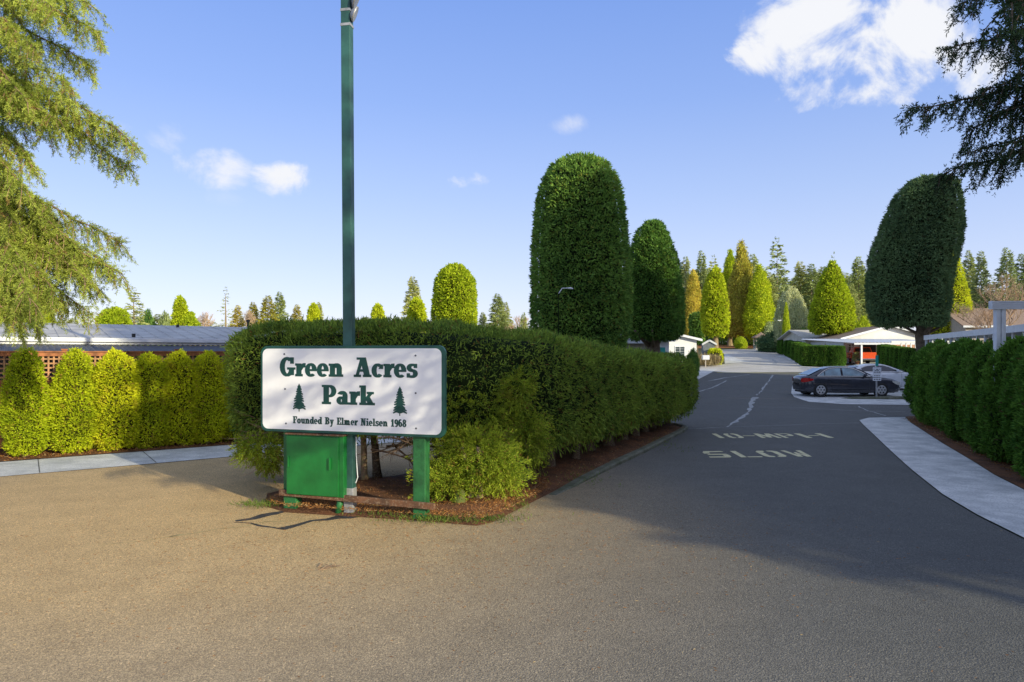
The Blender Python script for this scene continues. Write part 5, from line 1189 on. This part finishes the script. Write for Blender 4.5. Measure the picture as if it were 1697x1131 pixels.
# brown roof behind it
house('brown_roofed_house', 'house with brown shingle roof beyond the awning home', (at(1600, 0, 70).x, 70, g(70)), R(-8), 15, 9, 3.6, 1.9, 'beige_wall', 'roof_brown', [], [], lap=False)
# near awning post and beam
ap = at(1656.5, 562, 14); tb = at(1641, 511, 14)
nap = thing('metal_awning', 'pale blue-white metal beam on a ribbed post above the right hedge', 'awning', (ap.x, 14, 0))
mb = MB()
for dx in (-.055, .055): mb.box((dx, 0, 1.55), (.085, .11, 3.1))
mb.box((0, .02, 1.55), (.06, .07, 3.08)); mb.build('post', M['white_metal'], nap, bevel=.01)
mb = MB()
for k in range(4): mb.box((1.35, -.02 + .0 * k, 3.115 + k * .043), (3.1, .12, .036), ry=R(-.2))
mb.box((1.35, .0, 3.18), (3.08, .08, .16)); mb.build('beam', M['white_metal'], nap)
# gazebo
gz_ = g(97); gb = thing('gazebo', 'small wooden gazebo with pointed roof at the end of the road', 'gazebo', (at(1261, 0, 97).x, 97, gz_))
for k in range(6):
    a = R(60 * k + 30); mb = MB(); mb.box((.95 * math.cos(a), .95 * math.sin(a), .85), (.14, .14, 1.7), rz=a); mb.build('post', M['beige_wall'], gb)
mb = MB(); mb.tube([(0, 0, 1.68), (0, 0, 1.78), (0, 0, 2.35), (0, 0, 2.5)], [1.3, 1.28, .16, .03], 6); mb.build('roof', M['roof_brown'], gb)
mb = MB(); mb.tube([(0, 0, 0), (0, 0, .12)], 1.15, 6)
for k in range(6):
    if k == 4: continue
    a = R(60 * k + 60); mb.box((.82 * math.cos(a), .82 * math.sin(a), .4), (.05, .9, .55), rz=a)
mb.build('railing', M['cream_wall'], gb)
# yellow hedge block, dry grass patch, mail box, round shrub by far road
yb = gp(1191, 605); t = thing('roadside_shrub', 'bright yellow clipped hedge below the slim cypress', 'hedge', (yb[0], yb[1] + 1.2, g(yb[1])))
lv, core, _, _ = hedge_body([(-.3, -1.5, .55, 1.35, .02), (0, 0, .55, 1.4, .02), (.9, 3.2, .55, 1.45, .02), (1.9, 6.5, .55, 1.5, .02)], 9000, 91, rough=.08, L=.18, W=.08)
link('foliage', foliage_mesh('foliage', lv, core), [M['arbor_lit'], M['core_y']], t)
yb = gp(1170, 607.5); t = thing('dry_grass_bed', 'clump of pale dry ornamental grass beside the white box', 'ornamental grass', (yb[0], yb[1], g(yb[1])))
P = np.column_stack([rng.uniform(-1.1, 1.1, 2600), rng.uniform(-.4, .9, 2600), rng.uniform(0, .4, 2600)]); link('blades', foliage_mesh('blades', kites(P, rng.normal(size=(2600, 3)) * .35 + [0, 0, 1], .8 * rng.uniform(.6, 1.2, 2600), .04)), M['drygrass'], t)
yb = gp(1166, 608.5); t = thing('mailbox', 'white mailbox in front of the dry grass', 'mailbox', (yb[0], yb[1] - .6, g(yb[1] - .6)))
mb = MB(); mb.box((0, 0, .35), (.08, .08, .7)); mb.build('post', M['beige_wall'], t); mb = MB(); mb.box((0, 0, .85), (.6, .4, .4)); mb.build('box', M['white_metal'], t, bevel=.05)
t = loose('shrub', 1148, 582, 10, 48, 'topiary', 'small dark rounded shrub behind the end of the island hedge')
# street lamp
sl_ = at(1303, 0, 84); lp = thing('street_lamp', 'thin green street lamp with a small white sign at the end of the roadside hedge', 'street lamp', (sl_.x, 84, g(84)))
zt2 = at(0, 532, 84).z - g(84)
mb = MB(); mb.tube([(0, 0, 0), (0, 0, zt2)], [.09, .06], 8); mb.build('pole', M['polegreen'], lp); mb = MB(); mb.tube([(0, 0, zt2 - .1), (-.5, 0, zt2 + .12), (-.8, 0, zt2 + .1)], .035, 6); mb.build('arm', M['grey_metal'], lp)
mb = MB(); mb.box((-.85, 0, zt2 + .05), (.4, .18, .09)); mb.build('lamp_head', M['white_metal'], lp)
mb = MB(); mb.box((-.02, -.1, 1.75), (.36, .03, .3)); mb.build('notice', M['white_metal'], lp)
# lamp arm in front of the huge column
la = at(941, 482, 29.0); lt = thing('street_lamp', 'street lamp whose white head shows against the huge cypress', 'street lamp', (la.x - .45, 28.2, g(28.2)))
mb = MB(); mb.tube([(0, 0, 0), (0, 0, la.z - .15)], [.03, .02], 6); mb.build('pole', M['core'], lt)
mb = MB(); mb.tube([(0, 0, la.z - .2), (.15, 0, la.z + .02), (.45, 0, la.z + .03)], .022, 6); mb.build('arm', M['white_metal'], lt); mb = MB(); mb.tube([(.4, 0, la.z + .02), (.5, 0, la.z + .03), (.6, 0, la.z)], [.03, .045, .02], 8); mb.build('lamp_head', M['white_metal'], lt)

# parking sign post
ps = at(1452.5, 0, 31.4); psn = thing('parking_sign', 'grey post with teal tag and two white notices before the charcoal sedan', 'sign', (ps.x, 31.4, .12))
mb = MB(); mb.box((0, 0, .95), (.06, .05, 1.95)); mb.build('post', M['grey_metal'], psn)
mb = MB(); mb.box((0, -.04, 1.72), (.13, .02, .48)); tl = mb.build('tag', M['teal'], psn)
def notice(z, w, h, rows, nm):
    mb = MB(); mb.box((-.0, -.045, z), (w, .015, h)); o = mb.build(nm, M['white_metal'], psn)
    mb = MB(); rr = random.Random(int(z * 100))
    for (zz, hh, segs) in rows:
        for a, b in segs: mb.box((w * ((a + b) / 2 - .5), -.0545, z + zz * h), (w * (b - a), .004, hh))
    mb.build('lettering', M['ink'], o)
notice(1.19, .38, .44, [(.3, .035, [(.1, .16), (.38, .62), (.78, .85)]), (.18, .03, [(.2, .45), (.5, .72)]), (.0, .035, [(.1, .34), (.42, .62), (.68, .9)]), (-.36, .03, [(.15, .3), (.4, .6), (.68, .82)])], 'notice')
notice(.86, .38, .13, [(0, .04, [(.1, .3), (.38, .6), (.68, .9)])], 'notice')

# =================================================================== VEHICLES
def interp_st(st, n):
    a = np.array(st); xs = np.linspace(a[0, 0], a[-1, 0], n)
    xs = a[0, 0] + (a[-1, 0] - a[0, 0]) * (0.5 - 0.5 * np.cos(np.linspace(0, np.pi, n)))
    return np.column_stack([xs] + [np.interp(xs, a[:, 0], a[:, k]) for k in range(1, a.shape[1])])
def loft(sections):
    mb = MB(); m = len(sections[0]); V = [p for s in sections for p in s]
    Fs = [(i * m + j, i * m + j + 1, (i + 1) * m + j + 1, (i + 1) * m + j) for i in range(len(sections) - 1) for j in range(m - 1)]
    Fs += [(i * m + m - 1, i * m, (i + 1) * m, (i + 1) * m + m - 1) for i in range(len(sections) - 1)]
    Fs += [tuple(range(m)), tuple((len(sections) - 1) * m + j for j in range(m))]
    return mb.add(V, Fs)
def cut_wheels(o, wheels, r, hw):
    for wx in wheels:
        mb = MB(); mb.tube([(wx, -hw - .3, r * .97), (wx, hw + .3, r * .97)], r * 1.16, 28); c = mb.build('tmp', M['dark'])
        md = o.modifiers.new('b', 'BOOLEAN'); md.object = c; md.operation = 'DIFFERENCE'; md.solver = 'EXACT'
        bpy.context.view_layer.update(); dg = bpy.context.evaluated_depsgraph_get()
        me = bpy.data.meshes.new_from_object(o.evaluated_get(dg)); o.modifiers.clear(); o.data = me; bpy.data.objects.remove(c)
def wheel(root, x, y, r, s, style=7):
    t = MB(); t.tube([(0, -.11, 0), (0, -.1, 0), (0, .1, 0), (0, .11, 0)], [r * .9, r, r, r * .9], 28)
    w = t.build('wheel', M['tyre'], root, True); w.location = (x, y, r)
    for p in w.data.polygons:
        if len(p.vertices) > 4: p.use_smooth = False
    mb = MB(); yy = s * .112
    mb.tube([(0, yy, 0), (0, yy + s * .006, 0)], [r * .66, r * .64], 24)
    rim = mb.build('rim', M['rim'], w); mb = MB()
    for k in range(style):
        a = 2 * math.pi * k / style; c = Vector((math.cos(a) * r * .43, 0, math.sin(a) * r * .43))
        mb.tube([(c.x, yy + s * .004, c.z), (c.x, yy + s * .009, c.z)], r * .115, 8)
    mb.tube([(0, yy + s * .004, 0), (0, yy + s * .012, 0)], r * .1, 8)
    mb.build('hub', M['dark'], w)
def car(label, loc, rz, paint, glass, suv=0.0, style=6):
    root = thing('parked_car', label, 'car', loc, rz); H = suv
    st = [(-2.27, .42, .66, .40), (-2.25, .33, .84, .56), (-2.18, .27, .94, .70), (-2.02, .23, .985, .81), (-1.8, .2, 1.0, .88), (-1.3, .18, .99, .905), (-.5, .17, .955, .91), (.6, .17, .93, .91), (1.15, .18, .94, .905), (1.6, .19, .89, .89), (2.0, .2, .82, .84), (2.25, .22, .74, .76), (2.37, .26, .66, .62), (2.41, .32, .56, .45)]
    S = interp_st(st, 44); secs = []
    for x, zb, zt, w in S:
        half = [(w * .88, zb), (w * .975, zb + .07), (w, zb + .22), (w * 1.0, zb + (zt - zb) * .6), (w * .975, zt - .09), (w * .93, zt - .035), (w * .82, zt), (w * .4, zt + .022)]
        secs.append([(x, y, z) for y, z in half] + [(x, 0, zt + .028)] + [(x, -y, z) for y, z in half[::-1]])
    body = loft(secs).build('body', M[paint], root, True); body.name = 'body'
    cut_wheels(body, (-1.48, 1.37), .33, .9)
    # cabin
    zr = 1.43 + H
    cab = [(-2.0, .97), (-1.65, 1.13 + H * .5), (-1.28, 1.31 + H), (-.9, 1.41 + H), (-.5, zr + .015), (-.1, zr + .01), (.2, 1.38 + H), (.6, 1.20 + H * .6), (1.1, .93)]
    sy = lambda z: .80 + (.60 - .80) * (z - .93) / (1.45 - .93)
    S = interp_st(cab, 36); secs = []
    for x, z in S:
        z = max(z, .96); a = sy(z - .05); half = [(sy(.9), .88), (a, z - .05), (a * .93, z - .012), (a * .6, z + .012)]
        secs.append([(x, y, zz) for y, zz in half] + [(x, 0, z + .018)] + [(x, -y, zz) for y, zz in half[::-1]])
    loft(secs).build('roof', M[paint], root, True)
    bw = [[(-1.52, 1.0), (-1.26, 1.19 + H * .9), (-1.26, 1.0)], [(-1.22, 1.0), (-1.22, 1.215 + H), (-1.0, 1.31 + H), (-.75, 1.35 + H), (-.48, 1.365 + H), (-.48, .995)], [(-.38, .995), (-.38, 1.365 + H), (-.05, 1.355 + H), (.2, 1.29 + H), (.5, 1.15 + H * .8), (.78, 1.0)]]
    for s in (-1, 1):
        tm = MB(); ed = [(-1.6, .975), (-1.24, 1.24 + H), (-1.0, 1.345 + H), (-.5, 1.395 + H), (-.05, 1.385 + H), (.22, 1.32 + H), (.54, 1.165 + H * .8), (.9, .965)]
        for a, b in zip(ed, ed[1:]): tm.tube([(a[0], s * (sy(a[1]) + .008), a[1]), (b[0], s * (sy(b[1]) + .008), b[1])], .014, 5)
        tm.tube([(-1.6, s * (sy(.975) + .012), .975), (.9, s * (sy(.965) + .012), .965)], .014, 5)
        tm.build('window_trim', M['chrome'], root)
        for poly in bw:
            mb = MB(); mb.add([(x, s * (sy(z) + .006), z) for x, z in poly], [tuple(range(len(poly)))]); mb.add([(x, s * (sy(z) - .004), z) for x, z in poly], [tuple(range(len(poly)))])
            mb.build('window', M[glass], root)
        for (a, b) in ((-1.9 + .94, .0), (.0, 0)): pass
        # doors seams, handles, mouldings
        mb = MB()
        for x in (-.42, -1.02, .80):
            xs = [(x, .25), (x, .55), (x + .0, .9)] if x != -1.02 else [(-.92, .25), (-1.0, .6), (-1.1, .93)]
            mb.tube([(a, s * .905, b) for a, b in xs], .006, 4)
        mb.build('door_seam', M['blackplastic'], root)
        mb = MB(); mb.box((-.02, s * .915, .46), (1.9, .02, .035)); mb.build('moulding', M[paint], root, bevel=.006)
        for x in (-.95, -.02):
            mb = MB(); mb.box((x - .1, s * .90, .80), (.17, .035, .03)); mb.build('door_handle', M[paint], root, bevel=.01)
        mb = MB(); mb.tube([(.58, s * .80, .99), (.60, s * .92, 1.02), (.56, s * 1.0, 1.04), (.56, s * 1.03, 1.04)], [.03, .05, .075, .05], 10); mb.build('mirror', M[paint], root, True)
        # lamps
        mb = MB()
        V = []
        for (x, y, za, zb2) in ((-2.265, .50, .70, .83), (-2.235, .62, .68, .87), (-2.16, .745, .69, .89), (-2.03, .83, .72, .88), (-1.82, .888, .78, .85)):
            V += [(x, s * y, za), (x, s * y, zb2)]
        mb.add(V, [(2 * k, 2 * k + 1, 2 * k + 3, 2 * k + 2) for k in range(4)]); mb.build('tail_lamp', M['redlamp'], root)
        mb = MB(); V = []
        for (x, y, za, zb2) in ((2.395, .52, .52, .62), (2.37, .64, .52, .65), (2.25, .775, .54, .71), (2.05, .85, .60, .75), (1.88, .885, .70, .765)):
            V += [(x + .01, s * y, za), (x + .005, s * y, zb2)]
        mb.add(V, [(2 * k, 2 * k + 1, 2 * k + 3, 2 * k + 2) for k in range(4)]); mb.build('headlight', M['clearlamp'], root)
        for x in (-1.48, 1.37): wheel(root, x, s * .80, .33, s, style)
    mb = MB(); mb.box((2.40, 0, .42), (.04, .8, .14)); mb.build('grille', M['blackplastic'], root)
    mb = MB(); mb.add([(.25, -.52, 1.355 + H), (.25, .52, 1.355 + H), (1.02, .70, .985), (1.02, -.70, .985)], [(0, 1, 2, 3)]); 
    o = mb.build('windscreen', M[glass], root); o.location = (.035, 0, .03)
    mb = MB(); mb.add([(-1.25, -.5, 1.325 + H), (-1.25, .5, 1.325 + H), (-1.93, .64, 1.015), (-1.93, -.64, 1.015)], [(0, 1, 2, 3)]); o = mb.build('rear_window', M[glass], root); o.location = (-.02, 0, .02)
    mb = MB(); mb.box((0, 0, .28), (4.2, 1.3, .2)); mb.build('underbody', M['dark'], root)
    return root
car('charcoal four-door sedan parked side-on behind the sign post', (16.13, 33.2, g(33.2) + .02), R(-1), 'carpaint', 'carglass', -.01)
car('white car parked behind the charcoal sedan', ((1458 - CX) / F * 36.8, 37.0, g(37.2) + .02), R(-2), 'carwhite', 'carglass_dark', -.06, 5)
# pickup
tk = thing('pickup_truck', 'orange-red pickup truck parked tail-out under the carport', 'pickup truck', (at(1447, 0, 61.5).x, 63.0, g(63)), R(78))
def pb(name, mat, boxes, parent=tk, bevel=.03):
    mb = MB()
    for c, d in boxes: mb.box(c, d)
    return mb.build(name, M[mat], parent, bevel=bevel)
pb('body', 'carred', [((1.9, 0, .86), (1.6, 1.8, .55)), ((-.75, .86, .85), (2.9, .08, .6)), ((-.75, -.86, .85), (2.9, .08, .6)), ((-.7, 0, .6), (3.0, 1.7, .08))], bevel=.05)
pb('tailgate', 'carred', [((-2.22, 0, .86), (.06, 1.62, .56))])
mb = MB(); mb.add([(x, y, z) for x, y, z in [(-.2 + .75, -.85, 1.1), (2.1, -.85, 1.1), (1.65, -.68, 1.62), (.65, -.68, 1.62), (.55, .85, 1.1), (2.1, .85, 1.1), (1.65, .68, 1.62), (.65, .68, 1.62)]], [(0, 1, 2, 3), (7, 6, 5, 4), (0, 3, 7, 4), (1, 5, 6, 2), (3, 2, 6, 7), (0, 4, 5, 1)]); mb.build('cab', M['carred'], tk, bevel=.05)
mb = MB(); mb.add([(.56, -.7, 1.2), (.56, .7, 1.2), (.63, .6, 1.54), (.63, -.6, 1.54)], [(0, 1, 2, 3)]); o = mb.build('rear_window', M['carglass_dark'], tk); o.location.x = -.02
pb('bumper', 'chrome', [((-2.32, 0, .5), (.12, 1.7, .16))])
for s in (-1, 1):
    pb('tail_lamp', 'redlamp', [((-2.23, s * .86, .92), (.08, .1, .34))], bevel=.01)
    for x in (-1.3, 1.9): wheel(tk, x, s * .8, .36, s)
# bicycle and pots under the carport
def bike(label, loc, rz):
    t = thing('bicycle', label, 'bicycle', loc, rz)
    for x in (-.5, .5):
        mb = MB(); pts = [(x + .33 * math.cos(R(a)), 0, .34 + .33 * math.sin(R(a))) for a in range(0, 361, 20)]; mb.tube(pts, .018, 5, False)
        for a in range(0, 180, 30): mb.tube([(x + .32 * math.cos(R(a)), 0, .34 + .32 * math.sin(R(a))), (x - .32 * math.cos(R(a)), 0, .34 - .32 * math.sin(R(a)))], .004, 3)
        mb.build('wheel', M['tyre'], t)
    mb = MB()
    for a, b in [((-.5, .34), (-.15, .8)), ((-.5, .34), (-.08, .3)), ((-.08, .3), (-.18, .88)), ((-.08, .3), (.36, .78)), ((-.15, .8), (.36, .82)), ((.33, .92), (.5, .34))]: mb.tube([(a[0], 0, a[1]), (b[0], 0, b[1])], .018, 6)
    mb.build('frame', M['redcloth'], t); mb = MB(); mb.box((-.2, 0, .93), (.25, .12, .05)); mb.build('saddle', M['blackplastic'], t)
    mb = MB(); mb.tube([(.28, -.28, .98), (.36, 0, .95), (.28, .28, .98)], .015, 6); mb.build('handlebar', M['chrome'], t)
p = at(1412, 0, 63); bike('bicycle leaning by the carport wall at the hedge end', (p.x, 63.2, g(63.2)), R(15)); 
p = at(1417, 0, 62); pt = thing('potted_plant', 'terracotta pot with a dark leafy plant beside the bicycle', 'potted plant', (p.x, 61.6, g(61.6)))
mb = MB(); mb.tube([(0, 0, 0), (0, 0, .4)], [.14, .2], 12); mb.build('pot', M['pot'], pt); link('plant', foliage_mesh('plant', blob((0, 0, .75), (.35, .3, .45), 500, .14, .06, .5, 0)), M['firdark'], pt)

# =================================================================== CAMERA, SUN, SKY
cam = bpy.data.cameras.new('camera'); co = bpy.data.objects.new('camera', cam); C.objects.link(co)
co.location = (0, 0, CH); co.rotation_euler = (R(90), 0, 0); cam.sensor_width = 36; cam.lens = F / 1697 * 36
cam.shift_y = (HY - 565.5) / 1697; cam.clip_start = .05; cam.clip_end = 3000
bpy.context.scene.camera = co
EL, AZ = R(17), R(135)      # sun azimuth measured from +Y clockwise: to the right and behind the camera
sd = Vector((math.sin(AZ) * math.cos(EL), math.cos(AZ) * math.cos(EL), math.sin(EL)))
sun = bpy.data.lights.new('sun', 'SUN'); sun.energy = 5.0; sun.angle = R(.53); sun.color = (1.0, .91, .66)
so = bpy.data.objects.new('sun', sun); C.objects.link(so); so.rotation_euler = sd.to_track_quat('Z', 'Y').to_euler(); so.location = (20, -20, 30)
W = bpy.data.worlds.new('World'); bpy.context.scene.world = W; W.use_nodes = True
nt = W.node_tree; nt.nodes.clear()
out = nt.nodes.new('ShaderNodeOutputWorld'); bg = nt.nodes.new('ShaderNodeBackground'); nt.links.new(bg.outputs[0], out.inputs[0])
sky = nt.nodes.new('ShaderNodeTexSky'); sky.sky_type = 'NISHITA'; sky.sun_disc = False; sky.sun_elevation = EL; sky.sun_rotation = AZ
sky.air_density = 1.0; sky.dust_density = .4; sky.ozone_density = 2.0; sky.altitude = 50
bg.inputs['Strength'].default_value = .15
tint = mixc(nt, 1.0, sky.outputs[0], (1.6, 1.4, 1.7), 'MULTIPLY')
tc = nt.nodes.new('ShaderNodeTexCoord').outputs['Generated']
sx_ = nt.nodes.new('ShaderNodeSeparateXYZ'); nt.links.new(tc, sx_.inputs[0])
grad = ramp(nt, sx_.outputs['Z'], [(0, (.77, .83, .97)), (.1, (.63, .73, .96)), (.22, (.45, .60, .94)), (.34, (.30, .47, .92)), (.5, (.19, .36, .87)), (.62, (.30, .42, .74)), (1, (.50, .56, .68))])  # top stops, above the view, paled to whiten the fill light
gm = mixc(nt, 1.0, grad.outputs[0], (6.67, 6.67, 6.67), 'MULTIPLY')
tint = mixc(nt, .78, tint, gm)
# broad warm glow around the sun, unseen behind the viewer, added as fill light
ad_ = nt.nodes.new('ShaderNodeVectorMath'); ad_.operation = 'DOT_PRODUCT'; nt.links.new(tc, ad_.inputs[0]); ad_.inputs[1].default_value = sd
pw_ = nt.nodes.new('ShaderNodeMath'); pw_.operation = 'POWER'; mx_ = nt.nodes.new('ShaderNodeMath'); mx_.operation = 'MAXIMUM'; mx_.inputs[1].default_value = 0
nt.links.new(ad_.outputs['Value'], mx_.inputs[0]); nt.links.new(mx_.outputs[0], pw_.inputs[0]); pw_.inputs[1].default_value = 1.6
glow = mixc(nt, pw_.outputs[0], (0, 0, 0), (2.2, 1.95, 1.6))
tint = mixc(nt, 1.0, tint, glow, 'ADD')
nz = nt.nodes.new('ShaderNodeTexNoise'); nz.inputs['Scale'].default_value = 9; nz.inputs['Detail'].default_value = 9; nz.inputs['Roughness'].default_value = .6; nz.inputs['Distortion'].default_value = .4
nt.links.new(tc, nz.inputs['Vector'])
def cloud(px, py, rx, ry, amt, prev):
    d = Vector(((px - CX) / F, 1, (HY - py) / F)).normalized()
    right = Vector((d.y, -d.x, 0)).normalized(); upv = right.cross(d)
    def dot(v):
        n = nt.nodes.new('ShaderNodeVectorMath'); n.operation = 'DOT_PRODUCT'; nt.links.new(tc, n.inputs[0]); n.inputs[1].default_value = v; return n.outputs['Value']
    def mth(op, a, b=None):
        n = nt.nodes.new('ShaderNodeMath'); n.operation = op
        for i, q in enumerate((a, b)):
            if q is None: continue
            if isinstance(q, (int, float)): n.inputs[i].default_value = q
            else: nt.links.new(q, n.inputs[i])
        return n.outputs[0]
    u = mth('DIVIDE', dot(right), rx / F); v = mth('DIVIDE', dot(upv), ry / F); w = mth('LESS_THAN', dot(d), 0.3)
    r2 = mth('ADD', mth('ADD', mth('MULTIPLY', u, u), mth('MULTIPLY', v, v)), mth('MULTIPLY', w, 99))
    k = mth('SUBTRACT', 1.0, r2); k = mth('MAXIMUM', k, -2.0)
    # density = k*0.5 + (noise-0.5)*2.2
    dn = mth('MULTIPLY', mth('ADD', mth('MULTIPLY', k, .55), mth('MULTIPLY', mth('SUBTRACT', nz.outputs['Fac'], .52), 3.4)), amt)
    return dn if prev is None else mth('MAXIMUM', prev, dn)
cl = None
for a in [(1440, 90, 175, 66, 1.35), (1350, 40, 92, 60, 1.2), (1530, 30, 105, 70, 1.35), (1255, 100, 48, 42, 1.3), (1430, 140, 150, 42, 1.3), (1360, 150, 65, 36, 1), (1605, 105, 75, 40, 1.0), (490, 292, 62, 34, 1.1), (352, 272, 58, 38, .8), (290, 230, 55, 28, .5), (790, 305, 46, 20, 1.1), (940, 207, 36, 16, .4), (205, 210, 20, 14, .5), (370, 330, 40, 16, .25)]:
    cl = cloud(*a, cl)
rp = ramp(nt, cl, [(.05, (0, 0, 0)), (.75, (1, 1, 1))]); rp.color_ramp.interpolation = 'EASE'
cc = mixc(nt, rp.outputs[0], tint, (6.1, 6.2, 6.5))
nt.links.new(cc, bg.inputs['Color'])
sc = bpy.context.scene
sc.view_settings.view_transform = 'Standard'; sc.view_settings.look = 'None'; sc.view_settings.exposure = 0; sc.view_settings.gamma = 1
sc.cycles.max_bounces = 6; sc.cycles.transparent_max_bounces = 4
